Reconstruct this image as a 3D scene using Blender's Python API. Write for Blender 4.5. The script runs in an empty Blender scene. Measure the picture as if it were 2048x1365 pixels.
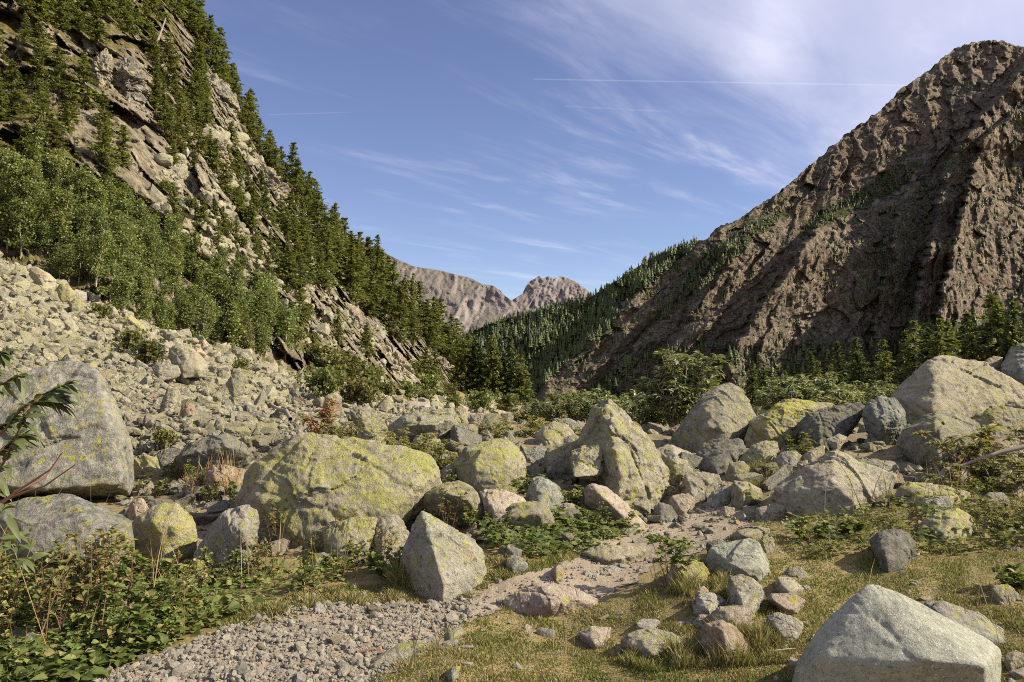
import bpy, bmesh, math, random
import numpy as np

# ------------------------------------------------------------------ camera, sky, sun, exposure
R = math.radians
S = bpy.context.scene
COL = S.collection
F, HZ, CAMZ = 1593.0, 760.0, 1.6            # focal length and horizon row of the 2048 px wide picture
TH = math.atan((HZ - 682.5) / F)
cam_d = bpy.data.cameras.new('camera'); cam = bpy.data.objects.new('camera', cam_d); COL.objects.link(cam)
cam_d.sensor_width = 36; cam_d.lens = 36 * F / 2048; cam_d.clip_start = 0.05; cam_d.clip_end = 60000
cam.location = (0, 0, CAMZ); cam.rotation_euler = (R(90) + TH, 0, 0)
S.camera = cam
SUN_AZ, SUN_EL = R(97), R(36)
SD = (math.sin(SUN_AZ) * math.cos(SUN_EL), math.cos(SUN_AZ) * math.cos(SUN_EL), math.sin(SUN_EL))
sun_d = bpy.data.lights.new('sun', 'SUN'); sun = bpy.data.objects.new('sun', sun_d); COL.objects.link(sun)
sun_d.energy = 5.0; sun_d.angle = R(0.5); sun_d.color = (1.0, 0.89, 0.68)
from mathutils import Vector
sun.rotation_euler = Vector(SD).to_track_quat('Z', 'Y').to_euler()
S.view_settings.view_transform = 'Standard'; S.view_settings.look = 'None'
S.view_settings.gamma = 1.0; S.view_settings.exposure = 1.06
S.render.engine = 'CYCLES'
S.cycles.max_bounces = 5; S.cycles.diffuse_bounces = 2; S.cycles.glossy_bounces = 1
S.cycles.transmission_bounces = 2; S.cycles.transparent_max_bounces = 4
S.cycles.use_denoising = False; S.cycles.pixel_filter_type = 'BLACKMAN_HARRIS'; S.cycles.filter_width = 1.0
SKY_STRENGTH = 0.072

class NT:
    """small helper to write node trees"""
    def __init__(s, tree): s.t = tree; s.n = tree.nodes; s.l = tree.links
    def node(s, typ, **kw):
        n = s.n.new(typ)
        for k, v in kw.items(): setattr(n, k, v)
        return n
    def put(s, sock, v):
        if hasattr(v, 'is_output'): s.l.new(v, sock)
        elif v is not None: sock.default_value = v
    def math(s, op, a, b=None, c=None, clamp=False):
        n = s.node('ShaderNodeMath', operation=op, use_clamp=clamp)
        s.put(n.inputs[0], a)
        if b is not None: s.put(n.inputs[1], b)
        if c is not None: s.put(n.inputs[2], c)
        return n.outputs[0]
    def mix(s, f, a, b, blend='MIX'):
        n = s.node('ShaderNodeMix', data_type='RGBA', blend_type=blend)
        s.put(n.inputs[0], f); s.put(n.inputs[6], col(a)); s.put(n.inputs[7], col(b))
        return n.outputs[2]
    def ramp(s, f, stops, interp='LINEAR'):
        n = s.node('ShaderNodeValToRGB'); r = n.color_ramp; r.interpolation = interp
        while len(r.elements) < len(stops): r.elements.new(0.5)
        for e, (p, c) in zip(r.elements, stops):
            e.position = p; e.color = col(c) if not isinstance(c, (int, float)) else (c, c, c, 1)
        s.put(n.inputs[0], f); return n.outputs[0]
    def noise(s, vec, scale, detail=4, rough=.55, dist=0.0, typ=None, w=None):
        n = s.node('ShaderNodeTexNoise')
        if typ: n.noise_type = typ
        if vec is not None: s.l.new(vec, n.inputs['Vector'])
        n.inputs['Scale'].default_value = scale; n.inputs['Detail'].default_value = detail
        n.inputs['Roughness'].default_value = rough; n.inputs['Distortion'].default_value = dist
        return n.outputs[0]
    def step(s, v, a, b):
        n = s.node('ShaderNodeMapRange', interpolation_type='SMOOTHSTEP')
        s.put(n.inputs[0], v); n.inputs[1].default_value = a; n.inputs[2].default_value = b
        return n.outputs[0]
    def vmath(s, op, a, b=None):
        n = s.node('ShaderNodeVectorMath', operation=op); s.put(n.inputs[0], a)
        if b is not None: s.put(n.inputs[1], b)
        return n.outputs[0]
def col(c):
    if hasattr(c, 'is_output'): return c
    return (c[0], c[1], c[2], 1.0)

# sky: Nishita with cirrus on a plane high above (direction / height), contrails as straight lines on that plane
W = bpy.data.worlds.new('World'); S.world = W; W.use_nodes = True
t = NT(W.node_tree); t.n.clear()
sky = t.node('ShaderNodeTexSky', sky_type='NISHITA'); sky.sun_disc = False
sky.sun_elevation = SUN_EL; sky.sun_rotation = SUN_AZ
sky.altitude = 1700; sky.air_density = 1.0; sky.dust_density = 0.6; sky.ozone_density = 1.6
tc = t.node('ShaderNodeTexCoord'); sep = t.node('ShaderNodeSeparateXYZ'); t.l.new(tc.outputs['Generated'], sep.inputs[0])
zc = t.math('MAXIMUM', sep.outputs[2], 0.03)
qx = t.math('DIVIDE', sep.outputs[0], zc); qy = t.math('DIVIDE', sep.outputs[1], zc)
cq = t.node('ShaderNodeCombineXYZ'); t.put(cq.inputs[0], qx); t.put(cq.inputs[1], qy)
q = cq.outputs[0]
def along(ca, sa, su, sv):
    """cloud plane coordinates stretched along the direction (ca, sa)"""
    u = t.math('ADD', t.math('MULTIPLY', qx, ca * su), t.math('MULTIPLY', qy, sa * su))
    v = t.math('ADD', t.math('MULTIPLY', qx, -sa * sv), t.math('MULTIPLY', qy, ca * sv))
    c = t.node('ShaderNodeCombineXYZ'); t.put(c.inputs[0], u); t.put(c.inputs[1], v); return c.outputs[0]
wisp = t.noise(along(.62, .78, .55, 2.1), 1.5, 10, .62, .35)
wisp2 = t.noise(along(.75, .66, .5, 1.1), 1.0, 8, .6, .3)
edge = t.math('SUBTRACT', qx, t.math('MULTIPLY_ADD', qy, 0.69, -1.40))
edge = t.math('ADD', edge, t.math('MULTIPLY', t.math('SUBTRACT', wisp, .5), 1.5))
veil = t.math('MULTIPLY', t.step(edge, -.30, .85), t.math('MULTIPLY_ADD', wisp2, .75, .22))
veil = t.math('MULTIPLY', veil, t.step(qy, 6.5, 3.4))
thin = t.math('MULTIPLY', t.step(wisp, .46, .80), t.math('MULTIPLY', t.step(wisp2, .40, .66), .55))
# bright knot in the veil
kx = t.math('SUBTRACT', qx, 0.76); ky = t.math('SUBTRACT', qy, 2.32)
kd = t.math('ADD', t.math('POWER', t.math('ADD', kx, t.math('MULTIPLY', ky, -.25)), 2.0), t.math('MULTIPLY', t.math('POWER', ky, 2.0), .12))
knot = t.math('MULTIPLY', t.math('EXPONENT', t.math('MULTIPLY', kd, -60.0)), t.math('MULTIPLY', wisp, .75))
def trail(x0, y0, x1, y1, w, a):
    k = (y1 - y0) / (x1 - x0)
    d = t.math('ABSOLUTE', t.math('SUBTRACT', qy, t.math('MULTIPLY_ADD', qx, k, y0 - k * x0)))
    m = t.math('MULTIPLY', t.step(d, w, w * .25), t.math('MULTIPLY', t.step(qx, x0, x0 + .01), t.step(qx, x1 + .02, x1 - .06)))
    return t.math('MULTIPLY', m, a)
cl = t.math('ADD', veil, thin); cl = t.math('ADD', cl, knot)
cl = t.math('ADD', cl, trail(.067, 2.607, 1.45, 2.669, .009, .13))
cl = t.math('ADD', cl, trail(-.93, 2.965, -.6, 2.935, .011, .07))
cl = t.math('ADD', cl, trail(.19, 2.87, .60, 2.93, .016, .06))
cl = t.math('MINIMUM', cl, .85)
hs = t.node('ShaderNodeHueSaturation'); hs.inputs['Saturation'].default_value = 0.98; hs.inputs['Hue'].default_value = 0.518
hs.inputs['Value'].default_value = 1.0; t.l.new(sky.outputs[0], hs.inputs['Color'])
skyc = t.mix(cl, hs.outputs[0], (5.9, 5.9, 7.2))
bg = t.node('ShaderNodeBackground'); t.put(bg.inputs[0], skyc); bg.inputs[1].default_value = SKY_STRENGTH
wo = t.node('ShaderNodeOutputWorld'); t.l.new(bg.outputs[0], wo.inputs[0])

# ------------------------------------------------------------------ helpers
def P(px, py, D):
    """world point seen at picture position (px, py) at forward distance D"""
    px, py, D = np.broadcast_arrays(np.asarray(px, float), np.asarray(py, float), np.asarray(D, float))
    u = (px - 1024) / F; v = (682.5 - py) / F
    dy = math.cos(TH) - v * math.sin(TH); dz = math.sin(TH) + v * math.cos(TH)
    s = D / dy
    return np.stack([u * s, D * np.ones_like(s), CAMZ + dz * s], -1)
def proj(X):
    X = np.asarray(X, float); y = X[..., 1]; z = X[..., 2] - CAMZ
    d = y * math.cos(TH) + z * math.sin(TH); v = -y * math.sin(TH) + z * math.cos(TH)
    return 1024 + F * X[..., 0] / d, 682.5 - F * v / d

_rs = np.random.RandomState(11)
_pm = _rs.permutation(256); _pm = np.concatenate([_pm, _pm, _pm])
_gr = _rs.normal(size=(256, 3)); _gr /= np.linalg.norm(_gr, axis=1)[:, None]
def noise3(p):
    p = np.asarray(p, float); i = np.floor(p).astype(np.int64); f = p - i; i &= 255
    u = f * f * f * (f * (f * 6 - 15) + 10); out = 0
    for a in (0, 1):
        wx = u[:, 0] if a else 1 - u[:, 0]; ha = _pm[i[:, 0] + a]
        for b in (0, 1):
            wy = u[:, 1] if b else 1 - u[:, 1]; hb = _pm[ha + i[:, 1] + b]
            for c in (0, 1):
                wz = u[:, 2] if c else 1 - u[:, 2]
                g = _gr[_pm[hb + i[:, 2] + c] & 255]
                d = f - np.array([a, b, c])
                out = out + wx * wy * wz * (g * d).sum(1)
    return out * 1.5
def fbm(p, o=4, gain=.5, lac=2.03):
    a, s, out = 1.0, 1.0, 0
    for k in range(o):
        out = out + a * noise3(p * s + 17.3 * k); a *= gain; s *= lac
    return out
def ridged(p, o=4, gain=.5, lac=2.07):
    a, s, out = 1.0, 1.0, 0
    for k in range(o):
        out = out + a * (1 - 2 * np.abs(noise3(p * s + 31.7 * k))); a *= gain; s *= lac
    return out
_cr = _rs.uniform(-1, 1, (512, 4)); _cj = _rs.uniform(.08, .92, (512, 3))
def broken(p, tilt=1.0):
    """surface broken into tilted blocks: one random level and tilt for each cell of a jittered grid"""
    p = np.asarray(p, float); i0 = np.floor(p).astype(np.int64); best = np.full(len(p), 1e9); bid = np.zeros(len(p), np.int64); bd = np.zeros_like(p)
    for a in (-1, 0, 1):
        for b in (-1, 0, 1):
            for c in (-1, 0, 1):
                i = i0 + (a, b, c); k = i & 255; hid = (_pm[_pm[_pm[k[:, 0]] + k[:, 1]] + k[:, 2]] + (k[:, 1] & 1) * 256) % 512
                d = p - i - _cj[hid]; m = (d * d).sum(1); u = m < best
                best[u] = m[u]; bid[u] = hid[u]; bd[u] = d[u]
    r = _cr[bid]; return r[:, 0] * .5 + (bd * r[:, 1:]).sum(1) * tilt
def sstep(x, a, b):
    k = np.clip((x - a) / (b - a), 0, 1); return k * k * (3 - 2 * k)
def inpoly(x, y, poly):
    x = np.asarray(x, float); y = np.asarray(y, float); r = np.zeros(x.shape, bool); n = len(poly)
    for i in range(n):
        x0, y0 = poly[i]; x1, y1 = poly[(i + 1) % n]
        if y0 == y1: continue
        c = ((y0 > y) != (y1 > y)) & (x < (x1 - x0) * (y - y0) / (y1 - y0) + x0)
        r ^= c
    return r

def mesh_np(name, V, faces, mat=None, smooth=False):
    """one mesh from numpy arrays; faces is one (n,k) array or a list of them"""
    if not isinstance(faces, list): faces = [faces]
    faces = [np.asarray(f, np.int32) for f in faces if len(f)]
    me = bpy.data.meshes.new(name); V = np.asarray(V, np.float32)
    me.vertices.add(len(V)); me.vertices.foreach_set('co', V.ravel())
    lv = np.concatenate([f.ravel() for f in faces]); tot = np.concatenate([np.full(len(f), f.shape[1], np.int32) for f in faces])
    st = np.concatenate([[0], np.cumsum(tot)[:-1]]).astype(np.int32)
    me.loops.add(len(lv)); me.loops.foreach_set('vertex_index', lv)
    me.polygons.add(len(tot)); me.polygons.foreach_set('loop_start', st); me.polygons.foreach_set('loop_total', tot)
    me.polygons.foreach_set('use_smooth', np.full(len(tot), bool(smooth)))
    me.update(calc_edges=True); me.validate(verbose=False)
    if mat: me.materials.append(mat)
    return me
def link(name, me, loc=(0, 0, 0), parent=None, rz=0.0, sc=None):
    o = bpy.data.objects.new(name, me); COL.objects.link(o); o.location = loc
    if rz: o.rotation_euler = (0, 0, rz)
    if sc is not None: o.scale = sc if hasattr(sc, '__len__') else (sc, sc, sc)
    if parent: o.parent = parent
    return o
def tag(o, label=None, cat=None, group=None, kind=None):
    if label: o['label'] = label
    if cat: o['category'] = cat
    if group: o['group'] = group
    if kind: o['kind'] = kind
    return o
def dup(root, loc, rz=0.0, sc=1.0, label=None, group=None):
    r = root.copy(); COL.objects.link(r); r.location = loc; r.rotation_euler = (0, 0, rz)
    r.scale = sc if hasattr(sc, '__len__') else (sc, sc, sc)
    if label: r['label'] = label
    if group: r['group'] = group
    for ch in root.children:
        c = ch.copy(); COL.objects.link(c); c.parent = r
    return r
def grid_faces(nr, nc):
    a = np.arange(nr * nc).reshape(nr, nc)
    return np.stack([a[:-1, :-1].ravel(), a[:-1, 1:].ravel(), a[1:, 1:].ravel(), a[1:, :-1].ravel()], 1)
_ico = {}
def ico(sub):
    if sub not in _ico:
        bm = bmesh.new(); bmesh.ops.create_icosphere(bm, subdivisions=sub, radius=1)
        bm.verts.ensure_lookup_table()
        _ico[sub] = (np.array([v.co[:] for v in bm.verts]), np.array([[v.index for v in f.verts] for f in bm.faces]))
        bm.free()
    return _ico[sub]
# ------------------------------------------------------------------ materials
def new_mat(name):
    m = bpy.data.materials.new(name); m.use_nodes = True; t = NT(m.node_tree); t.n.clear()
    out = t.node('ShaderNodeOutputMaterial'); return m, t, out
def rock_mat(name, cols, lichen=.4, lichen_col=(.42, .40, .07), rust=0.0, rust_col=(.36, .16, .06), speck=.35, pale_spots=0.0,
             scale=1.0, per_island=False, veins=0.0, bump=.95):
    m, t, out = new_mat(name)
    tc = t.node('ShaderNodeTexCoord'); oi = t.node('ShaderNodeObjectInfo'); ge = t.node('ShaderNodeNewGeometry')
    rnd = ge.outputs['Random Per Island'] if per_island else oi.outputs['Random']
    off = t.vmath('MULTIPLY', rnd, (37.0, 91.0, 53.0))
    vec = t.vmath('ADD', tc.outputs['Object'], off)
    n1 = t.noise(vec, 1.6 * scale, 6, .62, .4)
    n2 = t.noise(vec, 11 * scale, 6, .72)
    n3 = t.noise(vec, 70 * scale, 3, .7)
    c = t.ramp(n1, [(.30, cols[0]), (.48, cols[1]), (.62, cols[2])])
    c = t.mix(t.step(n2, .46, .62), c, t.mix(.6, c, cols[3] if len(cols) > 3 else (.46, .42, .35)))
    c = t.mix(t.math('MULTIPLY', t.step(n2, .44, .34), .42), c, tuple(k * .42 for k in cols[0]))
    n4 = t.noise(vec, 26 * scale, 5, .82)
    c = t.mix(t.math('MULTIPLY', t.step(n4, .45, .35), .62), c, tuple(k * .33 for k in cols[0]))
    c = t.mix(t.math('MULTIPLY', t.step(n4, .55, .66), .45), c, tuple(min(.6, k * 1.55) for k in cols[2]))
    if rust: c = t.mix(t.math('MULTIPLY', t.step(t.math('ADD', t.noise(vec, 1.1 * scale, 5, .6), t.math('MULTIPLY', n2, .25)), .78 - .28 * rust, .90 - .28 * rust), .85), c, rust_col)
    if veins:
        v = t.noise(vec, 1.7 * scale, 4, .5, .8, 'RIDGED_MULTIFRACTAL')
        c = t.mix(t.math('MULTIPLY', t.step(v, .75, 1.05), veins), c, (.62, .59, .52))
    if pale_spots:
        vo = t.node('ShaderNodeTexVoronoi'); t.l.new(vec, vo.inputs['Vector']); vo.inputs['Scale'].default_value = 7 * scale
        sp = t.math('MULTIPLY', t.step(t.math('ADD', vo.outputs['Distance'], t.math('MULTIPLY', t.math('SUBTRACT', n2, .5), .5)), .30, .22), pale_spots)
        c = t.mix(sp, c, (.40, .31, .27))
    # lichen: ragged patches that like the upper faces
    sn = t.node('ShaderNodeSeparateXYZ'); t.l.new(ge.outputs['Normal'], sn.inputs[0])
    la = t.noise(vec, 3.4 * scale, 10, .76, .2); lb = t.noise(vec, 17 * scale, 6, .8)
    ls = t.math('ADD', t.math('MULTIPLY_ADD', lb, .75, la), t.math('MULTIPLY', sn.outputs[2], .07))
    th = 1.105 - .19 * lichen
    lm = t.math('MULTIPLY', t.step(ls, th, th + .05), min(.9, .30 + .6 * lichen))
    lc = t.mix(t.step(n3, .35, .65), lichen_col, tuple(k * .72 for k in lichen_col))
    gm = t.math('MULTIPLY', t.step(t.math('ADD', la, t.math('MULTIPLY', n2, .4)), .62, .82), .35 * min(1, lichen * 1.6))
    c = t.mix(gm, c, (.27, .27, .15))
    c = t.mix(lm, c, lc)
    # crusts: round lichen patches with clear edges, yellow-green, ash grey and black
    wv = t.vmath('ADD', vec, t.vmath('MULTIPLY', t.math('SUBTRACT', n2, .5), (.10 / scale, .10 / scale, .10 / scale)))
    def crust(sc, edge, share, colr, amt):
        vo = t.node('ShaderNodeTexVoronoi'); t.l.new(wv, vo.inputs['Vector']); vo.inputs['Scale'].default_value = sc * scale
        sx = t.node('ShaderNodeSeparateXYZ'); t.l.new(vo.outputs['Color'], sx.inputs[0])
        on = t.math('LESS_THAN', t.math('ADD', sx.outputs[0], t.math('MULTIPLY', t.math('SUBTRACT', .5, la), 1.6)), share)
        m_ = t.math('MULTIPLY', t.step(t.math('MULTIPLY_ADD', lb, .35, vo.outputs['Distance']), edge + .20, edge + .14), on)
        return t.mix(t.math('MULTIPLY', m_, amt), c, colr)
    if lichen > .1: c = crust(9, .34, .06 + .42 * lichen, lc, .85); c = crust(20, .36, .04 + .44 * lichen, lc, .8)
    c = crust(13, .30, .18, (.36, .355, .32), .55 * min(1, lichen * 3)); c = crust(15, .28, .20, (.055, .055, .05), .6 * min(1, lichen * 3))
    # fine grain of the stone, dark and pale crystals
    c = t.mix(t.math('MULTIPLY', t.step(n3, .56, .68), speck), c, (.08, .08, .075))
    c = t.mix(t.math('MULTIPLY', t.step(t.noise(vec, 48 * scale, 3, .75), .60, .70), speck), c, (.60, .57, .50))
    hv = t.node('ShaderNodeHueSaturation'); t.put(hv.inputs['Color'], c)
    t.put(hv.inputs['Value'], t.math('MULTIPLY_ADD', rnd, .26, .80))
    t.put(hv.inputs['Saturation'], t.math('MULTIPLY_ADD', t.math('FRACT', t.math('MULTIPLY', rnd, 7.3)), .3, .85))
    b = t.node('ShaderNodeBsdfPrincipled'); t.put(b.inputs['Base Color'], hv.outputs[0])
    b.inputs['Roughness'].default_value = .92; b.inputs['Specular IOR Level'].default_value = .2
    h = t.math('ADD', t.math('MULTIPLY', n2, .9), t.math('MULTIPLY', n3, .22))
    h = t.math('ADD', h, t.math('MULTIPLY', n4, .7))
    h = t.math('ADD', h, t.math('MULTIPLY', t.noise(vec, 4.2 * scale, 5, .6, .3, 'RIDGED_MULTIFRACTAL'), .35))
    bp = t.node('ShaderNodeBump'); t.put(bp.inputs['Height'], h); bp.inputs['Strength'].default_value = bump
    bp.inputs['Distance'].default_value = .06 / scale
    t.l.new(bp.outputs[0], b.inputs['Normal']); t.l.new(b.outputs[0], out.inputs[0])
    return m
RM = {
 'lichen': rock_mat('lichen_covered_granite', [(.19, .17, .12), (.28, .25, .175), (.35, .295, .205)], 1.0, (.385, .37, .105), rust=.0),
 'lich':   rock_mat('lichened_granite', [(.165, .15, .11), (.25, .228, .165), (.325, .285, .20)], .72, (.38, .37, .10)),
 'tan':    rock_mat('tan_granite', [(.19, .165, .12), (.28, .245, .18), (.35, .30, .22)], .52, (.37, .355, .11), rust=.1),
 'grey':   rock_mat('grey_gneiss', [(.10, .108, .10), (.19, .19, .17), (.30, .28, .245), (.46, .44, .385)], .42, speck=.5, pale_spots=.4, veins=.3),
 'dark':   rock_mat('dark_schist', [(.085, .088, .078), (.13, .13, .112), (.19, .18, .15), (.26, .25, .21)], .22, (.30, .30, .10), pale_spots=.3),
 'green':  rock_mat('greenish_schist', [(.15, .165, .14), (.20, .215, .18), (.25, .255, .215)], .15, (.32, .33, .12), speck=.3),
 'pink':   rock_mat('pinkish_granite', [(.26, .20, .155), (.36, .28, .22), (.42, .33, .26), (.52, .46, .39)], .30, rust=.3),
 'white':  rock_mat('pale_quartz_granite', [(.23, .21, .17), (.33, .305, .255), (.41, .38, .32), (.52, .49, .43)], .45, rust=.12, speck=.45),
 'veined': rock_mat('white_veined_gneiss', [(.20, .185, .15), (.27, .25, .20), (.34, .31, .25)], .62, (.38, .37, .11), rust=.1, veins=.9),
 'rust':   rock_mat('rust_stained_gneiss', [(.20, .145, .095), (.29, .21, .13), (.36, .29, .21)], .05, rust=.35, rust_col=(.29, .15, .065)),
 'pale':   rock_mat('fresh_grey_granite', [(.185, .19, .15), (.235, .24, .19), (.275, .278, .222), (.34, .335, .28)], .04, speck=.85, scale=1.5, bump=.6),
 'scree':  rock_mat('scree_stone', [(.13, .118, .09), (.19, .172, .132), (.255, .228, .175)], .6, (.36, .345, .12), rust=.08, per_island=True, scale=1.0),
 'gravel': rock_mat('path_gravel', [(.17, .15, .122), (.25, .222, .182), (.32, .282, .232), (.38, .35, .30)], 0, rust=.15, per_island=True, scale=3.0, speck=.2),
}

RM_CRAG = rock_mat('crag_rock', [(.13, .112, .088), (.22, .188, .145), (.30, .255, .195)], .2, rust=.25, scale=.14, bump=.8)

def leaf_mat(name, cols, trans=.30, rough=.55, under=None, patch=None):
    m, t, out = new_mat(name); ge = t.node('ShaderNodeNewGeometry'); oi = t.node('ShaderNodeObjectInfo')
    r = ge.outputs['Random Per Island']; n = len(cols)
    c = t.ramp(r, [(i / max(1, n - 1), k) for i, k in enumerate(cols)])
    if patch:
        tc = t.node('ShaderNodeTexCoord'); pn = t.noise(tc.outputs['Object'], 1.3, 6, .68)
        c = t.mix(t.math('MULTIPLY', t.step(pn, .48, .60), .8), c, t.mix(r, patch, (.20, .19, .06)))
    if under: c = t.mix(t.math('MULTIPLY', ge.outputs['Backfacing'], .8), c, under)
    hv = t.node('ShaderNodeHueSaturation'); t.put(hv.inputs['Color'], c)
    t.put(hv.inputs['Value'], t.math('MULTIPLY_ADD', oi.outputs['Random'], .44, .66))
    t.put(hv.inputs['Hue'], t.math('MULTIPLY_ADD', t.math('FRACT', t.math('MULTIPLY', oi.outputs['Random'], 5.7)), .03, .487))
    b = t.node('ShaderNodeBsdfPrincipled'); t.put(b.inputs['Base Color'], hv.outputs[0]); b.inputs['Roughness'].default_value = rough
    b.inputs['Specular IOR Level'].default_value = .25
    tr = t.node('ShaderNodeBsdfTranslucent'); t.put(tr.inputs[0], t.mix(.5, hv.outputs[0], (.22, .26, .03)))
    mx = t.node('ShaderNodeMixShader'); mx.inputs[0].default_value = trans
    t.l.new(b.outputs[0], mx.inputs[1]); t.l.new(tr.outputs[0], mx.inputs[2]); t.l.new(mx.outputs[0], out.inputs[0])
    return m
LM = {
 'larch': leaf_mat('larch_needles', [(.075, .086, .022), (.105, .122, .030), (.14, .152, .038), (.18, .18, .055)], .38),
 'fir':   leaf_mat('dark_conifer_needles', [(.038, .052, .018), (.056, .074, .022), (.082, .098, .028)], .25),
 'birch': leaf_mat('sapling_leaves', [(.085, .108, .026), (.13, .16, .038), (.185, .215, .058), (.34, .36, .18)], .42),
 'willow': leaf_mat('long_shrub_leaves', [(.12, .14, .04), (.20, .23, .075), (.33, .345, .15), (.58, .58, .38)], .34, .36),
 'autumn': leaf_mat('turning_shrub_leaves', [(.12, .14, .04), (.20, .21, .07), (.30, .27, .10), (.34, .20, .08)], .35),
 'branch': leaf_mat('curled_elder_leaves', [(.05, .075, .02), (.075, .105, .03), (.10, .125, .04)], .25, .5, (.09, .115, .045)),
 'herb':  leaf_mat('bramble_leaves', [(.075, .105, .026), (.12, .16, .038), (.17, .215, .055), (.26, .27, .09), (.30, .22, .10)], .42),
 'cover': leaf_mat('ground_cover_leaves', [(.085, .12, .03), (.13, .165, .045), (.19, .215, .07)], .38),
 'scrub': leaf_mat('olive_scrub_leaves', [(.075, .085, .025), (.12, .12, .035), (.17, .15, .05)], .25),
 'redleaf': leaf_mat('red_berries', [(.35, .05, .02), (.45, .10, .03)], .1),
 'wood': leaf_mat('far_conifer_needles', [(.045, .058, .02), (.066, .082, .026), (.092, .105, .034)], .15),
 'grass': leaf_mat('short_grass', patch=(.10, .125, .028), cols=[(.10, .115, .03), (.19, .165, .06), (.23, .175, .075), (.30, .235, .11), (.37, .305, .16)], trans=.25, rough=.8),
 'dry':   leaf_mat('dry_stalks', [(.42, .33, .18), (.30, .17, .09), (.22, .10, .06)], .1, .7),
}
def bark_mat(name, c):
    m, t, out = new_mat(name); tc = t.node('ShaderNodeTexCoord')
    n = t.noise(tc.outputs['Object'], 8, 4, .6)
    b = t.node('ShaderNodeBsdfPrincipled'); t.put(b.inputs['Base Color'], t.mix(n, tuple(k * .6 for k in c), tuple(k * 1.3 for k in c)))
    b.inputs['Roughness'].default_value = .9; t.l.new(b.outputs[0], out.inputs[0]); return m
BK = {'bark': bark_mat('conifer_bark', (.10, .075, .055)), 'pale': bark_mat('pale_sapling_bark', (.34, .29, .22)),
      'red': bark_mat('reddish_stem', (.13, .065, .045)), 'dead': bark_mat('bleached_dead_wood', (.22, .18, .15))}

def terrain_mat(name, build, bump=.5, dist=.3):
    m, t, out = new_mat(name); tc = t.node('ShaderNodeTexCoord'); ge = t.node('ShaderNodeNewGeometry')
    sn = t.node('ShaderNodeSeparateXYZ'); t.l.new(ge.outputs['Normal'], sn.inputs[0])
    c, h = build(t, tc.outputs['Object'], sn.outputs[2])
    b = t.node('ShaderNodeBsdfPrincipled'); hv = t.node('ShaderNodeHueSaturation'); hv.inputs['Value'].default_value = .80; t.put(hv.inputs['Color'], c); t.put(b.inputs['Base Color'], hv.outputs[0]); b.inputs['Roughness'].default_value = .95
    b.inputs['Specular IOR Level'].default_value = .15
    bp = t.node('ShaderNodeBump'); t.put(bp.inputs['Height'], h); bp.inputs['Strength'].default_value = bump; bp.inputs['Distance'].default_value = dist
    t.l.new(bp.outputs[0], b.inputs['Normal']); t.l.new(b.outputs[0], out.inputs[0]); return m
def attr(t, name):
    a = t.node('ShaderNodeAttribute', attribute_name=name); return a.outputs['Fac']
def _ground(t, v, nz):
    n1 = t.noise(v, .9, 6, .65); n2 = t.noise(v, 9, 6, .7); n3 = t.noise(v, 45, 4, .7)
    c = t.ramp(n1, [(.34, (.13, .115, .045)), (.46, (.20, .16, .07)), (.56, (.27, .205, .095)), (.68, (.30, .235, .14))])
    c = t.mix(t.step(n2, .5, .66), c, (.15, .12, .06)); c = t.mix(t.math('MULTIPLY', t.step(n3, .52, .66), .6), c, (.36, .29, .16))
    s = t.ramp(n2, [(.35, (.10, .085, .06)), (.5, (.20, .17, .12)), (.65, (.29, .25, .18))])
    c = t.mix(attr(t, 'stony'), c, s)
    return c, t.math('ADD', n2, t.math('MULTIPLY', n3, .4))
def _path(t, v, nz):
    n1 = t.noise(v, 1.4, 5, .6); n2 = t.noise(v, 16, 6, .75); n3 = t.noise(v, 80, 3, .7)
    c = t.ramp(n1, [(.35, (.25, .20, .145)), (.5, (.32, .26, .19)), (.65, (.38, .32, .245))])
    c = t.mix(t.math('MULTIPLY', t.step(n2, .46, .62), .6), c, (.30, .235, .17)); c = t.mix(t.math('MULTIPLY', t.step(n3, .55, .65), .5), c, (.50, .44, .36))
    return c, t.math('ADD', n2, t.math('MULTIPLY', n3, .4))
def blocks(t, v, n, sc, amp):
    """fractured rock: height of broken blocks"""
    w = t.vmath('ADD', t.vmath('MULTIPLY', v, sc), t.vmath('MULTIPLY', n, (1.6, 1.1, .9)))
    vo = t.node('ShaderNodeTexVoronoi', distance='CHEBYCHEV'); t.l.new(w, vo.inputs['Vector']); vo.inputs['Scale'].default_value = 1.0
    return t.math('MULTIPLY', vo.outputs['Distance'], -amp)
def _hill(t, v, nz):
    n1 = t.noise(v, .06, 8, .65); n2 = t.noise(v, .55, 7, .7, .3); n3 = t.noise(v, 2.6, 5, .72)
    rock = t.ramp(n2, [(.33, (.10, .086, .066)), (.46, (.215, .182, .135)), (.56, (.295, .25, .185)), (.68, (.36, .315, .245))])
    rock = t.mix(t.step(n3, .52, .68), rock, (.15, .128, .095))
    veg = t.ramp(n3, [(.36, (.07, .075, .022)), (.5, (.14, .125, .04)), (.64, (.22, .175, .07))])
    k = t.math('ADD', t.math('MULTIPLY', nz, .42), t.math('ADD', t.math('MULTIPLY', n1, .55), t.math('MULTIPLY', n3, .30)))
    k = t.math('ADD', k, t.math('MULTIPLY', attr(t, 'veg'), .35))
    h = t.math('ADD', blocks(t, v, n2, (.55, .55, .35), .9), blocks(t, v, n3, (1.7, 1.7, 1.2), .4))
    return t.mix(t.step(k, .70, .80), rock, veg), t.math('ADD', h, t.math('ADD', t.math('MULTIPLY', n2, .6), t.math('MULTIPLY', n3, .4)))
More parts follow.
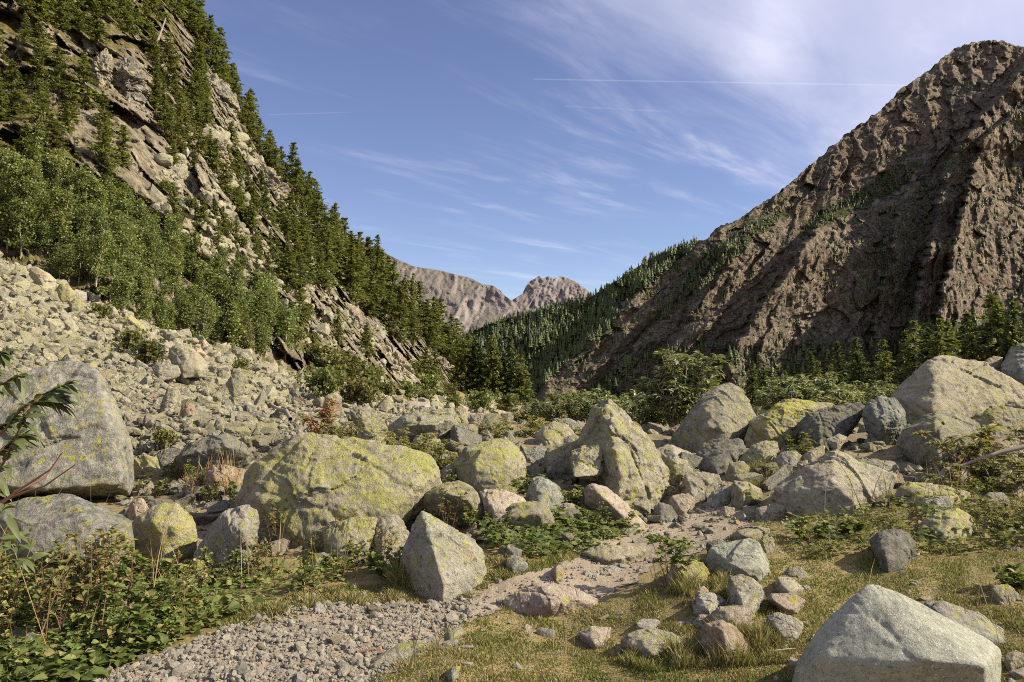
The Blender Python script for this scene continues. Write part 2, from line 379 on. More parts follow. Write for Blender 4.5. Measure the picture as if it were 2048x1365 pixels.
def _mtn(t, v, nz):
    n1 = t.noise(v, .010, 7, .62); n2 = t.noise(v, .07, 9, .76, .3); n3 = t.noise(v, .30, 6, .8)
    rock = t.ramp(n2, [(.33, (.07, .058, .045)), (.46, (.18, .146, .112)), (.56, (.265, .21, .16)), (.7, (.35, .295, .235))])
    rock = t.mix(t.math('MULTIPLY', t.step(n1, .48, .62), .45), rock, (.30, .21, .145))
    rock = t.mix(t.step(n3, .5, .62), rock, t.mix(.75, rock, (.04, .04, .028)))
    rock = t.mix(t.math('MULTIPLY', t.step(n3, .46, .36), .6), rock, (.36, .31, .25))
    veg = t.ramp(n3, [(.38, (.032, .042, .016)), (.55, (.065, .072, .026)), (.68, (.12, .11, .045))])
    k = t.math('ADD', t.math('MULTIPLY', nz, .40), t.math('ADD', t.math('MULTIPLY', n1, .75), t.math('MULTIPLY', n2, .35)))
    k = t.math('ADD', k, t.math('MULTIPLY', attr(t, 'veg'), .5))
    h = t.math('ADD', blocks(t, v, n2, (.075, .075, .035), .9), blocks(t, v, n3, (.22, .22, .12), .45))
    return t.mix(t.step(k, .86, .96), rock, veg), t.math('ADD', h, t.math('ADD', t.math('MULTIPLY', n2, .5), t.math('MULTIPLY', n3, .3)))
def _far(t, v, nz):
    n1 = t.noise(v, .0012, 7, .6); n2 = t.noise(v, .006, 8, .7, .3); n3 = t.noise(v, .03, 4, .7)
    c = t.ramp(n2, [(.33, (.135, .12, .125)), (.47, (.205, .18, .178)), (.58, (.26, .225, .215)), (.7, (.33, .285, .265))])
    low = t.mix(n3, (.14, .125, .105), (.20, .175, .145))
    k = t.math('ADD', t.math('MULTIPLY', nz, .6), t.math('MULTIPLY', n1, .7))
    return t.mix(t.math('MULTIPLY', t.step(k, .72, .86), .8), c, low), t.math('ADD', n2, t.math('MULTIPLY', n3, .4))
TM = {'ground': terrain_mat('dry_turf_and_soil', _ground, .6, .04), 'path': terrain_mat('trodden_path', _path, .7, .03),
      'hill': terrain_mat('rocky_hillside', _hill, .85, 1.0), 'mtn': terrain_mat('mountain_rock', _mtn, .9, 9.0), 'far': terrain_mat('distant_rock', _far, .8, 40.0)}
# ------------------------------------------------------------------ boulders: outline in a view of the picture, distance, depth, stone
VIEWS = {'A': (0, 680, 2.926), 'L': (0, 900, 2.926), 'T': (0, 400, 2.926), 'B': (650, 680, 2.926), 'M': (650, 900, 2.926),
         'R': (1250, 650, 2.566), 'S': (1250, 900, 2.566), 'P': (0, 0, 1.0), 'C': (600, 400, 2.926), 'Q': (0, 0, 2.926)}
def tov(view, pts):
    ox, oy, s = VIEWS[view]; a = np.array(pts, float).copy(); a[:, 0] = ox + a[:, 0] / s; a[:, 1] = oy + a[:, 1] / s; return a
def _o(s): return [tuple(float(k) for k in w.split(',')) for w in s.split()]
# view, D, stone, detail, outline, label, options (t depth m, ridge = inner points x,y,towards-camera m, flat = stands on another stone)
ROCKS = [
 ('A', 10, 'grey', 7, '-250,420 -100,270 100,205 220,165 330,128 400,112 500,118 575,170 600,230 640,300 690,370 720,460 745,560 785,680 790,800 775,940 600,915 400,875 200,865 -150,900 -300,700', 'huge flat-faced grey gneiss boulder behind the leafy branch', dict(t=1.5, ridge='420,200,.08 560,330,.3 660,560,.6 735,850,.72 300,880,.95 -50,860,.95 100,400,.45 -100,450,.45', under=1, rough=.6)),
 ('L', 6.2, 'grey', 7, '-150,400 0,330 150,280 330,250 430,252 540,290 650,330 740,370 780,430 795,520 800,640 770,760 600,800 300,800 0,750 -200,600', 'long rounded grey boulder with lichen above the brambles', dict(t=.8, ridge='100,420,.3 500,420,.35 700,480,.3 650,640,.4 200,620,.45', rough=.5)),
 ('L', 6.8, 'lichen', 6, '770,430 800,390 880,335 960,305 1040,310 1100,350 1140,400 1150,500 1150,600 1100,700 900,720 800,680 775,560', 'small dome of yellow lichen rock between two grey boulders', dict(t=.4, ridge='900,430,.2 1050,450,.22 960,600,.25', rough=.6)),
 ('L', 8.6, 'pink', 6, '745,360 770,300 820,278 850,300 870,350 880,400 820,410 760,400', 'little pinkish wedge stone peeping out above the lichen dome', {}),
 ('L', 6.5, 'veined', 7, '1215,480 1250,420 1290,370 1360,340 1440,325 1500,345 1520,410 1515,520 1500,620 1450,700 1350,740 1240,760 1180,740 1130,700 1150,600 1190,540', 'whitish leaning boulder with rust streaks and lichen patches', dict(t=.45, ridge='1360,420,.2 1440,500,.25 1280,640,.2 1400,640,.15')),
 ('L', 6.2, 'white', 5, '1120,660 1160,640 1200,670 1240,740 1230,780 1160,760 1120,720', 'small white chunk propped at the foot of the rust-streaked boulder', {}),
 ('A', 10.5, 'dark', 7, '1010,720 1050,660 1120,610 1220,570 1330,555 1400,590 1440,620 1490,670 1500,690 1440,740 1400,750 1300,740 1210,770 1150,830 1080,800 1030,760', 'dark flat-topped schist boulder behind the orange block', dict(t=.8, ridge='1300,620,.32 1070,680,.28 1440,660,.2 1150,760,.2')),
 ('A', 10.9, 'grey', 6, '915,660 960,640 1050,630 1070,640 1010,745 940,700', 'thin grey slab tucked under the dark flat-topped boulder', {}),
 ('A', 9.2, 'rust', 6, '1190,820 1210,760 1245,728 1330,742 1380,745 1440,760 1420,820 1380,890 1320,900 1260,870 1200,840', 'sharp orange and white block leaning on the yellow boulder', dict(t=.4)),
 ('A', 11.3, 'lichen', 6, '790,700 850,670 930,700 1000,745 1060,800 1110,850 1000,880 850,880 780,830', 'sloping lichen slab between the huge grey and the dark boulder', dict(t=.6)),
 ('P', 7.9, 'lichen', 7, '466,1000 485,955 520,915 560,885 600,868 632,864 700,880 760,890 830,897 865,910 880,930 890,960 885,985 860,1000 830,1010 795,1020 770,1040 740,1062 660,1082 560,1082 520,1062 480,1040', 'biggest boulder of the field, covered with bright yellow lichen', dict(t=1.1, ridge='560,915,.12 640,940,.28 760,925,.22 600,1000,.55 700,1010,.62 830,970,.45 520,1000,.42 860,940,.2 560,1062,.62 640,1065,.7 720,1045,.66', rough=.8)),
 ('M', 7.0, 'lichen', 6, '0,480 60,440 130,410 220,395 300,400 310,450 290,520 250,600 200,640 100,640 20,600 -20,540', 'low lichen boulder at the foot of the biggest yellow boulder', dict(t=.5)),
 ('M', 7.0, 'tan', 6, '250,500 300,420 350,385 420,375 470,420 490,500 480,560 440,620 380,650 300,620 260,560', 'round brownish stone left of the white-faced pyramid', dict(t=.4)),
 ('M', 6.1, 'veined', 7, '490,560 500,460 530,380 570,345 610,370 640,410 660,450 750,490 880,520 920,580 940,660 950,740 930,770 800,785 720,795 620,790 520,760 450,700 440,660 470,600', 'white-faced pyramid boulder standing at the edge of the path', dict(t=.6, ridge='600,420,.06 640,600,.30 690,770,.42 560,560,.16 520,700,.22 800,640,.20 880,740,.2', rough=.6, veins=1)),
 ('M', 7.7, 'lich', 6, '570,330 570,270 620,235 700,195 780,180 840,200 890,250 930,310 950,370 940,430 850,450 700,400 640,350 600,340', 'humped lichen boulder with a dark left side behind the pyramid', dict(t=.6, ridge='670,250,.3 850,300,.3')),
 ('M', 7.7, 'pink', 6, '900,235 1000,225 1080,255 1160,280 1175,310 1100,330 1040,370 1000,400 950,400 945,330 920,290', 'broken pink granite block in the middle of the rocks', dict(t=.5)),
 ('M', 7.5, 'lich', 6, '1010,420 1040,365 1100,320 1180,305 1260,310 1310,345 1345,400 1340,450 1330,510 1250,520 1150,500 1050,460', 'flat-topped grey-brown boulder rising from green leaves', dict(t=.6, ridge='1080,400,.35 1260,370,.3')),
 ('M', 8.2, 'green', 6, '1180,250 1215,165 1260,150 1320,180 1370,230 1400,290 1390,310 1320,335 1250,305 1190,290', 'dark greenish wedge stone with a pale rim', dict(t=.5)),
 ('M', 7.9, 'tan', 5, '1350,345 1400,310 1450,310 1475,340 1465,378 1400,385 1350,370', 'small tan stone right of the greenish wedge', {}),
 ('B', 9.2, 'lichen', 7, '750,720 780,670 830,620 900,595 1000,580 1080,590 1130,630 1170,680 1185,760 1160,830 1145,885 1080,912 1000,892 900,862 820,832 770,785', 'round yellow lichen boulder in the centre of the boulder field', dict(t=.9, ridge='850,680,.3 840,800,.45 1000,640,.22 1100,760,.36 1000,880,.45', rough=.6)),
 ('B', 9.6, 'tan', 5, '670,770 700,740 760,715 790,800 720,830', 'brown stone in the shadow left of the round lichen boulder', {}),
 ('B', 10.6, 'grey', 6, '1160,640 1290,625 1300,660 1280,740 1200,745 1170,720', 'grey block behind the round lichen boulder', {}),
 ('B', 10.0, 'lich', 6, '1275,700 1300,630 1340,620 1450,600 1500,585 1490,650 1460,730 1470,775 1400,785 1300,775', 'squarish lichen block left of the tall pyramid', dict(t=.5)),
 ('B', 9.7, 'tan', 5, '1150,745 1240,728 1285,760 1265,800 1170,800', 'pale tan stone wedged in front of the squarish block', {}),
 ('B', 9.3, 'lich', 7, '1480,610 1520,540 1570,440 1600,370 1640,350 1700,385 1780,450 1840,510 1880,590 1950,690 2000,750 2000,860 1960,950 1900,1008 1830,992 1760,900 1680,850 1600,820 1560,750 1500,650', 'tall pointed lichen pyramid boulder with a knob on its left side', dict(t=1.1, ridge='1650,400,.08 1690,520,.30 1700,660,.60 1720,800,.66 1860,820,.48 1860,985,.5 1940,780,.2 1760,880,.6', rough=1.3,
   lobe='1430,700 1440,655 1500,620 1580,608 1650,650 1650,740 1600,812 1530,802 1470,762', lobe_d=.35)),
 ('B', 8.2, 'pink', 6, '1510,900 1530,860 1570,840 1650,860 1690,890 1740,960 1830,1030 1880,1080 1900,1115 1850,1130 1780,1095 1680,1035 1560,1000 1520,960', 'long pinkish slab sloping down towards the path', dict(t=.6, ridge='1600,900,.25 1720,1010,.28')),
 ('B', 8.9, 'dark', 5, '1925,980 1960,950 2010,960 2060,1000 2040,1040 1960,1055', 'small dark stone at the right foot of the pyramid', {}),
 ('B', 12.5, 'lich', 7, '360,560 380,500 480,430 560,420 640,410 740,400 790,440 805,490 760,560 700,605 650,640 560,640 500,635 400,615', 'wide rounded grey boulder behind the biggest yellow one', dict(t=1.0, ridge='480,500,.4 640,500,.5 740,460,.3')),
 ('B', 12.1, 'lichen', 6, '190,560 210,510 350,490 375,560 330,605 260,612 200,595', 'square yellow block left of the wide rounded boulder', {}),
 ('B', 12.0, 'grey', 5, '500,640 520,570 600,545 670,590 660,640 600,665', 'blue-grey facet stone in front of the wide rounded boulder', {}),
 ('B', 12.3, 'tan', 5, '800,510 860,490 895,515 892,550 830,565 790,545', 'small smooth tan stone right of the wide rounded boulder', {}),
 ('B', 14, 'pink', 6, '835,450 900,430 960,425 967,462 950,505 900,520 845,500', 'white and dark red stone on the skyline of the boulder field', {}),
 ('B', 12.8, 'grey', 6, '1335,462 1400,455 1460,470 1503,520 1495,560 1440,560 1380,500', 'smooth blue-grey boulder below the long-leaved bushes', {}),
 ('B', 11.5, 'lichen', 6, '1230,540 1280,500 1340,480 1420,500 1465,550 1430,610 1300,620 1225,600', 'yellowish flat boulder behind the squarish block', {}),
 ('B', 11.0, 'white', 5, '1395,575 1460,550 1503,580 1495,630 1440,650 1395,625', 'whitish stone touching the left of the tall pyramid', {}),
 ('B', 14.5, 'lich', 6, '140,410 200,380 260,430 350,470 345,510 200,510 155,465', 'pale pointed stone near the foot of the scree', {}),
 ('B', 16, 'tan', 6, '-10,395 0,335 40,310 90,330 102,392 40,415', 'round tan boulder at the lower rim of the scree', {}),
 ('R', 12.5, 'lich', 7, '230,590 280,520 350,430 400,360 460,320 540,298 590,330 620,370 650,420 675,470 640,520 600,585 480,610 420,645 360,672 260,635', 'big upright lichen boulder beside the tall long-leaved shrub', dict(t=1.2, ridge='400,420,.35 455,600,.75 540,340,.1 620,500,.25 510,470,.5', rough=.7)),
 ('R', 12, 'lichen', 7, '610,590 640,500 720,450 800,390 860,380 920,400 1000,395 1070,410 1010,450 930,490 895,550 850,615 740,630 640,650', 'jagged lichen boulder right of the big upright one', dict(t=1.0, ridge='720,520,.3 820,440,.2 740,590,.35')),
 ('R', 11.5, 'dark', 7, '890,510 920,470 1000,430 1100,410 1200,400 1228,430 1215,470 1160,550 1050,590 1000,640 930,630 900,575', 'dark brown round boulder speckled with pale spots', dict(t=.8)),
 ('R', 11.2, 'green', 7, '1215,460 1240,400 1310,365 1380,365 1400,410 1440,450 1447,500 1400,560 1320,620 1280,565 1230,510', 'smooth upright greenish stone leaning between dark boulders', dict(t=.7, ridge='1270,430,.15 1300,520,.3 1400,480,.25')),
 ('R', 14, 'tan', 7, '1370,360 1480,270 1570,170 1620,150 1740,170 1860,200 1960,260 2050,320 2110,400 2040,440 1900,460 1800,490 1700,490 1560,490 1450,490 1390,440', 'large slanting brown boulder topping the rocks at right', dict(t=1.8, ridge='1640,190,.15 1575,460,1.0 1590,320,.6 1850,300,.25 1900,440,.55', rough=.8)),
 ('R', 17, 'grey', 6, '1930,210 1980,130 2050,98 2200,90 2280,300 2080,335 1960,290', 'grey angular boulder cut by the right edge of the picture', dict(t=1.5)),
 ('R', 17.5, 'tan', 5, '1830,195 1890,160 1938,165 1935,215 1870,230', 'small brown rock beside the grey angular boulder', {}),
 ('R', 10.2, 'lich', 7, '1395,600 1420,540 1500,500 1560,460 1600,435 1680,435 1760,470 1820,510 1842,570 1825,650 1785,715 1700,745 1580,725 1480,685 1420,645', 'rounded grey boulder with a shaded left flank, below the large slanting one', dict(t=1.1, ridge='1590,500,.5 1590,700,.8 1740,560,.45 1760,690,.35', rough=.7)),
 ('R', 11.6, 'lich', 6, '1800,490 1860,430 1950,415 2060,435 2100,560 1900,580 1845,540', 'tan block between the slanting boulder and the yellowing shrub', {}),
 ('R', 8.8, 'lich', 6, '1865,800 1890,705 1960,690 2060,685 2160,790 2110,910 2000,870 1920,850', 'lichen boulder at the right edge under a dry stick', dict(t=.7)),
 ('R', 9.5, 'tan', 6, '1870,650 1920,605 2060,590 2120,690 1960,705 1880,710', 'brown boulder at the right edge on top of the lichen one', {}),
 ('R', 8.3, 'tan', 7, '765,830 850,760 920,710 1010,670 1075,648 1140,680 1250,740 1330,790 1395,770 1400,790 1335,850 1325,915 1160,945 1000,945 900,955 820,925 780,885', 'broad roof-shaped tan boulder in the grass right of the path', dict(t=.9, ridge='1075,690,.05 950,760,.20 970,900,.40 1060,800,.42 1180,920,.48 1240,820,.3 850,860,.25', rough=.8)),
 ('R', 8.9, 'lich', 6, '1150,690 1280,690 1380,700 1408,735 1400,790 1330,800 1250,750', 'flat stone behind the roof-shaped tan boulder', {}),
 ('R', 8, 'lichen', 6, '1370,900 1410,830 1450,810 1560,820 1660,830 1750,850 1783,905 1760,920 1650,905 1560,910 1480,935 1400,935', 'long low lichen slab right of the roof-shaped boulder', dict(t=.5)),
 ('R', 8.6, 'pink', 6, '1590,780 1640,730 1700,713 1760,740 1785,790 1740,830 1640,838 1590,810', 'rounded pinkish stone on the long lichen slab', {}),
 ('R', 8.9, 'lich', 5, '1440,770 1500,758 1590,768 1585,805 1470,810', 'narrow stone left of the rounded pinkish one', {}),
 ('R', 7.4, 'grey', 6, '1515,945 1540,900 1600,880 1680,890 1692,935 1620,978 1540,978', 'smooth grey stone in front of the long lichen slab', {}),
 ('R', 6.9, 'lichen', 6, '1500,1065 1530,1010 1600,970 1700,940 1760,970 1800,1030 1825,1075 1700,1090 1580,1075', 'half-buried lichen hump in the dry meadow', dict(t=.4)),
 ('R', 6.2, 'dark', 6, '1260,1110 1300,1070 1360,1050 1440,1070 1480,1120 1475,1190 1400,1220 1330,1200 1290,1160', 'dark rock with a black hollow casting shadow on the meadow', dict(t=.5)),
 ('R', 6.9, 'grey', 5, '1000,1052 1040,1030 1100,1040 1112,1085 1040,1092', 'small grey stone among leaves in the meadow', {}),
 ('S', 5.9, 'pale', 7, '405,625 425,530 450,490 520,490 540,480 640,455 690,480 730,550 745,620 762,672 680,660 600,640 540,655 430,650', 'grey block with a bright facet right of the path', dict(t=.5, ridge='540,505,.10 590,600,.26 690,490,.05 700,620,.2 470,600,.05', rough=.7)),
 ('S', 6.2, 'dark', 5, '415,485 420,475 480,455 530,480 500,510 430,515', 'dark stone just behind the grey block with bright facet', {}),
 ('S', 6.9, 'tan', 6, '545,440 580,410 680,395 740,410 720,435 640,450', 'flat brown slab edging the path', dict(t=.4)),
 ('S', 6.5, 'tan', 5, '685,480 700,440 760,450 768,495 740,540 705,500', 'crumbly brown stone between path slab and grey block', {}),
 ('S', 5.7, 'lichen', 6, '215,650 240,580 310,560 400,580 425,640 405,690 300,700 230,680', 'squat lichen stone beside the thin shrub on the path', dict(t=.35)),
 ('S', 5.1, 'white', 6, '525,720 540,650 600,638 660,660 710,700 712,750 640,805 560,795 530,760', 'pink and white upright stone in front of the grey block', dict(t=.3)),
 ('S', 5.05, 'white', 6, '345,775 380,745 450,735 512,770 502,805 440,828 370,835', 'white broken stone left of the pink and white one', dict(t=.22)),
 ('S', 5.2, 'pink', 5, '358,730 400,698 432,720 372,758', 'little pink tip of stone above the white broken one', {}),
 ('S', 4.85, 'pink', 6, '440,855 480,810 560,800 660,820 668,865 600,892 530,898 450,885', 'flat pink stone lying on the rust-brown one', dict(t=.3, flat=1)),
 ('S', 4.9, 'tan', 5, '343,885 380,850 445,848 435,895 390,940 350,920', 'shaded brown stone left of the rust-brown one', {}),
 ('S', 4.55, 'rust', 6, '383,945 410,890 500,880 570,905 610,960 647,1032 640,1070 570,1080 480,1065 420,1052 398,1000', 'rust-brown angular stone in the grass', dict(t=.3, ridge='500,920,.14 520,1040,.18 600,1020,.12')),
 ('S', 4.75, 'grey', 5, '578,925 620,898 680,910 702,952 640,975 600,955', 'small grey stone between the rust-brown and the white one', {}),
 ('S', 4.75, 'white', 6, '728,855 780,835 850,850 912,890 907,942 850,960 770,955 730,912', 'rounded whitish stone at the end of the stone cluster', dict(t=.25)),
 ('S', 5.2, 'pink', 6, '725,765 750,735 880,745 917,772 912,815 850,820 770,795', 'flat pinkish slab behind the rounded whitish stone', dict(t=.3)),
 ('S', 5.5, 'tan', 5, '770,692 790,655 850,660 922,712 870,725 780,735', 'flat brown stone sunk in the dry grass', dict(t=.3)),
 ('S', 5.9, 'tan', 5, '808,635 840,605 900,598 942,640 952,665 870,658', 'small dull stone behind the flat brown one', {}),
 ('S', 4.7, 'lich', 6, '-12,970 60,925 150,918 240,938 312,975 322,1005 230,1045 100,1055 0,1035', 'smooth egg-shaped stone with lichen dots in green grass', dict(t=.35)),
 ('S', 3.7, 'pale', 7, '835,1230 880,1090 940,1010 990,950 1010,900 1080,830 1160,760 1240,690 1280,688 1400,725 1500,770 1640,860 1800,930 1900,990 1938,1040 1938,1130 1915,1250 1800,1360 1000,1360', 'big fresh pale grey wedge boulder with a smooth sloping top', dict(t=.75, ridge='1228,722,.02 1385,890,.16 1600,1035,.30 1850,1112,.36 1000,1060,.14 1280,1095,.27 1560,1080,.35 870,1290,.0 1500,1330,.04 1850,1320,.06', rough=.26, chops=0, pn=70)),
 ('S', 4.6, 'grey', 6, '1525,780 1600,768 1700,800 1830,860 1920,920 2035,972 2005,1005 1900,1015 1750,920', 'flat lichened slab behind the big fresh wedge boulder', dict(t=.35)),
 ('S', 5.0, 'lich', 5, '1875,700 1960,690 2022,740 1992,785 1900,760', 'low lichen stone in the grass near the right edge', {}),
 ('S', 4.2, 'tan', 5, '1945,1055 2000,1028 2042,1050 2035,1110 1960,1120', 'small brown stone right of the big fresh wedge boulder', {}),
 ('M', 5.6, 'pink', 7, '1035,885 1120,830 1250,790 1340,800 1400,790 1500,830 1600,880 1615,912 1500,955 1420,975 1300,995 1200,1015 1130,965 1090,905', 'low whitish bedrock hump in the middle of the path', dict(t=.55, ridge='1300,830,.02 1330,900,.20 1180,960,.15 1450,880,.12 1230,850,.1', rough=.8)),
 ('M', 6.9, 'tan', 6, '1500,600 1620,560 1740,560 1850,565 1885,590 1800,645 1700,665 1600,665 1530,645', 'flat tan step stone across the path', dict(t=.45)),
 ('M', 6.5, 'white', 6, '1590,700 1680,668 1790,678 1832,720 1740,745 1650,750', 'bright pale stone below the flat step stone', dict(t=.25)),
 ('M', 6.2, 'white', 5, '1487,735 1530,703 1592,740 1562,770 1510,762', 'small white stone at the side of the path', {}),
 ('M', 6.5, 'grey', 5, '1018,580 1060,550 1152,588 1132,612 1030,605', 'thin grey plate of stone in front of bright leaves', dict(t=.2)),
 ('M', 6.2, 'grey', 5, '1045,645 1110,613 1170,645 1198,705 1120,708', 'flat grey stone in turf below the thin plate', dict(t=.2)),
 ('M', 6.1, 'pink', 5, '1325,700 1370,665 1425,643 1405,692 1360,728', 'narrow pinkish stone bordering the turf and the path', dict(t=.2)),
 ('M', 4.5, 'lich', 6, '140,1365 230,1250 350,1180 440,1130 560,1108 605,1120 500,1225 380,1295 280,1375', 'long lichened slab sunk in the right border of the gravel', dict(t=.3, rough=.5)),
 ('M', 5.0, 'tan', 5, '675,1108 720,1060 800,1043 815,1062 760,1108', 'small sunken slab above the long lichened one', dict(t=.2)),
 ('M', 4.1, 'grey', 5, '708,1318 740,1270 790,1268 782,1315 722,1335', 'small blue-grey stone alone in the short grass', dict(t=.1)),
 ('M', 5.0, 'pink', 5, '1485,1070 1560,1033 1672,1040 1642,1135 1560,1138', 'flat pinkish slab level with the turf', dict(t=.25)),
 ('R', 10.6, 'tan', 6, '150,660 160,640 240,615 340,660 365,700 270,740 190,745', 'brown shaded stone behind the tall pyramid', dict(t=.6)),
 ('R', 10.6, 'dark', 6, '345,730 370,660 480,600 600,585 625,640 560,700 500,730 430,765', 'dark shaded boulder below the big upright one', dict(t=.7)),
 ('R', 9.7, 'lich', 5, '212,770 250,720 310,708 352,742 332,785 240,792', 'small domed stone right of the tall pyramid', {}),
 ('R', 9.2, 'tan', 6, '288,868 310,768 400,752 485,770 495,805 440,840 400,900 340,895', 'angular brown block at the upper end of the path', dict(t=.4)),
 ('R', 9.9, 'lich', 5, '508,795 540,708 600,688 642,735 600,790 550,798', 'upright lichen stone at the upper end of the path', {}),
 ('R', 10.4, 'lich', 6, '588,690 650,620 720,593 782,600 792,645 760,695 700,730 640,710', 'slanting lichen stone in front of the jagged boulder', {}),
 ('R', 9.9, 'grey', 5, '748,710 800,653 880,643 905,672 850,718 780,728', 'pale grey stone under a small yellow-green plant', {}),
 ('R', 10, 'tan', 5, '895,680 950,640 1030,612 1025,660 960,700 910,710', 'thin brown stone pointing at the dark speckled boulder', {}),
 ('R', 10.8, 'lich', 5, '1025,590 1100,558 1142,575 1085,610', 'small lichen stone wedged under the dark speckled boulder', dict(flat=1)),
 ('R', 8.9, 'grey', 6, '405,940 440,860 540,818 575,832 545,905 480,930', 'pale faceted stone beside the trail bend', {}),
 ('R', 8.8, 'tan', 6, '540,900 555,800 620,798 702,850 695,900 620,920 560,930', 'triangular brown stone half in shadow by the trail bend', dict(t=.4)),
 ('R', 8.9, 'pink', 5, '218,930 240,878 340,863 358,905 348,970 270,980', 'pale tan block standing left of the trail bend', {}),
 ('R', 8.6, 'dark', 5, '148,970 170,908 240,930 273,975 250,1008 180,1000', 'dark wet-looking stone at the base of the tall pyramid', {}),
 ('R', 8.1, 'tan', 5, '670,1010 670,940 760,918 835,920 825,980 760,1020', 'shaded stone at the left foot of the roof-shaped boulder', {}),
 ('R', 8.5, 'tan', 5, '478,970 510,930 565,940 542,990', 'small flat stone lying on the trail bend', {}),
 ('R', 7.7, 'lich', 5, '1815,900 1870,858 1940,860 1985,905 1900,920', 'small lichen stone among leaves at right', {}),
 ('L', 4.75, 'grey', 6, '-60,1060 20,1022 110,1038 230,1078 350,1108 382,1160 260,1200 120,1190 -40,1150', 'flat grey slab half hidden in the brambles at the lower left', dict(t=.3)),
 ('L', 5.6, 'grey', 5, '530,900 600,868 700,858 747,900 742,990 650,1005 560,965', 'blue-grey slab half hidden among the tallest brambles', dict(t=.2)),
 ('L', 6.0, 'grey', 5, '1183,840 1210,798 1260,795 1287,840 1272,878 1200,872', 'small grey stone right below the white chunk in the brambles', {}),
 ('L', 6.6, 'grey', 5, '1812,660 1840,608 1900,598 1950,630 1957,682 1900,708 1840,703', 'pale grey stone in front of the low lichen boulder', {}),
 # larger stones of the scree
 ('T', 27, 'tan', 6, '985,885 1010,850 1060,838 1130,868 1180,920 1222,970 1205,1005 1120,1008 1050,975 990,925', 'largest block on the scree, with a shadowed left end', dict(t=1.2)),
 ('T', 44, 'lich', 5, '-20,400 60,372 150,390 165,432 80,448', 'rounded stone at the top of the scree by the left edge', {}),
 ('T', 42, 'tan', 5, '168,440 170,400 210,388 280,430 333,470 322,515 250,508', 'long boulder under the dead brushwood at the top of the scree', {}),
 ('T', 40, 'lich', 5, '58,500 80,448 130,448 182,490 135,545 90,530', 'tilted boulder below the long one at the top of the scree', {}),
 ('T', 39, 'lichen', 5, '328,520 360,488 410,508 443,550 432,578 370,568', 'oval lichen boulder at the upper rim of the scree', {}),
 ('T', 39, 'grey', 5, '-20,570 0,508 50,493 92,520 103,565 40,590', 'grey boulder near the left edge high on the scree', {}),
 ('T', 37, 'lichen', 5, '398,605 440,573 487,600 473,640 420,632', 'small lichen boulder just below the saplings', {}),
 ('A', 16, 'lich', 6, '928,420 960,350 985,270 1030,258 1062,330 1050,420 1010,450 950,460', 'pale upright boulder low on the scree', {}),
 ('A', 15.5, 'rust', 5, '1055,440 1062,390 1095,365 1135,385 1162,430 1150,470 1085,475', 'rusty round stone low on the scree', {}),
 ('A', 21, 'lich', 5, '1325,260 1355,200 1400,180 1440,210 1430,280 1360,300', 'upright grey-green boulder in the middle of the scree', {}),
 ('A', 25, 'tan', 5, '885,160 940,130 1045,150 1060,190 980,210 920,190', 'flat tan block left of the largest scree block', {}),
]
# ------------------------------------------------------------------ ground: thin-plate surface through measured points
GP = []
def g(px, py, D): GP.append((px, py, D))
for a in [(-300,1365,4.1),(0,1365,4.2),(300,1365,4.2),(800,1365,4.2),(1300,1365,4.2),(1900,1365,4.1),(2400,1365,4.1),
          (500,1260,5.0),(750,1250,5.1),(900,1200,5.75),(1120,1130,6.7),(1290,1080,7.7),(1430,1040,8.4),(1440,985,9.4),
          (1500,1240,5.1),(1650,1180,5.7),(1700,1080,7.0),(1950,1120,6.2),(1980,1030,7.4),(2300,1060,7.0),
          (0,1280,4.9),(200,1260,5.0),(330,1150,6.4),(0,1120,6.6),(-300,1100,6.8),
          (300,850,14.5),(300,700,32),(250,640,45),(0,700,23),(0,520,47),(-300,520,36),(-300,700,18),(-700,300,40),(-700,650,16),(150,620,40),
          (600,800,33),(600,755,50),(450,790,28),(450,715,47),(330,800,19),(420,860,13.5),(560,860,15),(700,850,19),(750,828,34),(820,812,60),(700,800,42),(900,832,40),(900,835,100),(700,790,75),
          (1050,850,17),(1100,845,22),(1100,860,35),(1000,850,60),(1000,840,120),(1150,880,60),(1200,850,150),
          (1400,860,17),(1500,845,20),(1600,835,20),(1700,825,20),(1500,850,40),(1600,820,120),(1500,815,200),(1800,790,130),
          (1950,770,22),(2048,760,22),(2300,740,20),(2000,765,50),(2300,720,60),(2048,770,130),(2700,700,50),(2700,900,10),(2700,650,150),
          (400,600,140),(0,300,140),(-700,0,140),(-700,250,70)]: g(*a)
for (v, D, st, sub, out, lab, op) in ROCKS:
    if op.get('flat'): continue
    a = tov(v, _o(out)); j = a[:, 1] > np.quantile(a[:, 1], .6)
    cx = float(a[:, 0].mean()); by = float(a[:, 1].max())
    if D < 14.2 and by < 1360 and cx > -20 and cx < 2060: g(cx, by - 3, D - .15 * op.get('t', .3))
GP = np.array(GP); _gx = P(GP[:, 0], GP[:, 1], GP[:, 2])
_gs = np.stack([np.arctan2(_gx[:, 0], _gx[:, 1]) * 1.6, np.log(np.hypot(_gx[:, 0], _gx[:, 1]))], 1); _gz = _gx[:, 2]
def _K(a, b):
    d2 = ((a[:, None, :] - b[None]) ** 2).sum(-1); return .5 * d2 * np.log(d2 + 1e-12)
_n = len(_gs); _A = np.zeros((_n + 3, _n + 3)); _lam = np.where(np.hypot(_gx[:, 0], _gx[:, 1]) < 14, .012, .004)
_A[:_n, :_n] = _K(_gs, _gs) + np.diag(_lam); _A[:_n, _n] = 1; _A[:_n, _n + 1:] = _gs; _A[_n:, :_n] = _A[:_n, _n:].T
_wt = np.linalg.solve(_A, np.concatenate([_gz, np.zeros(3)]))
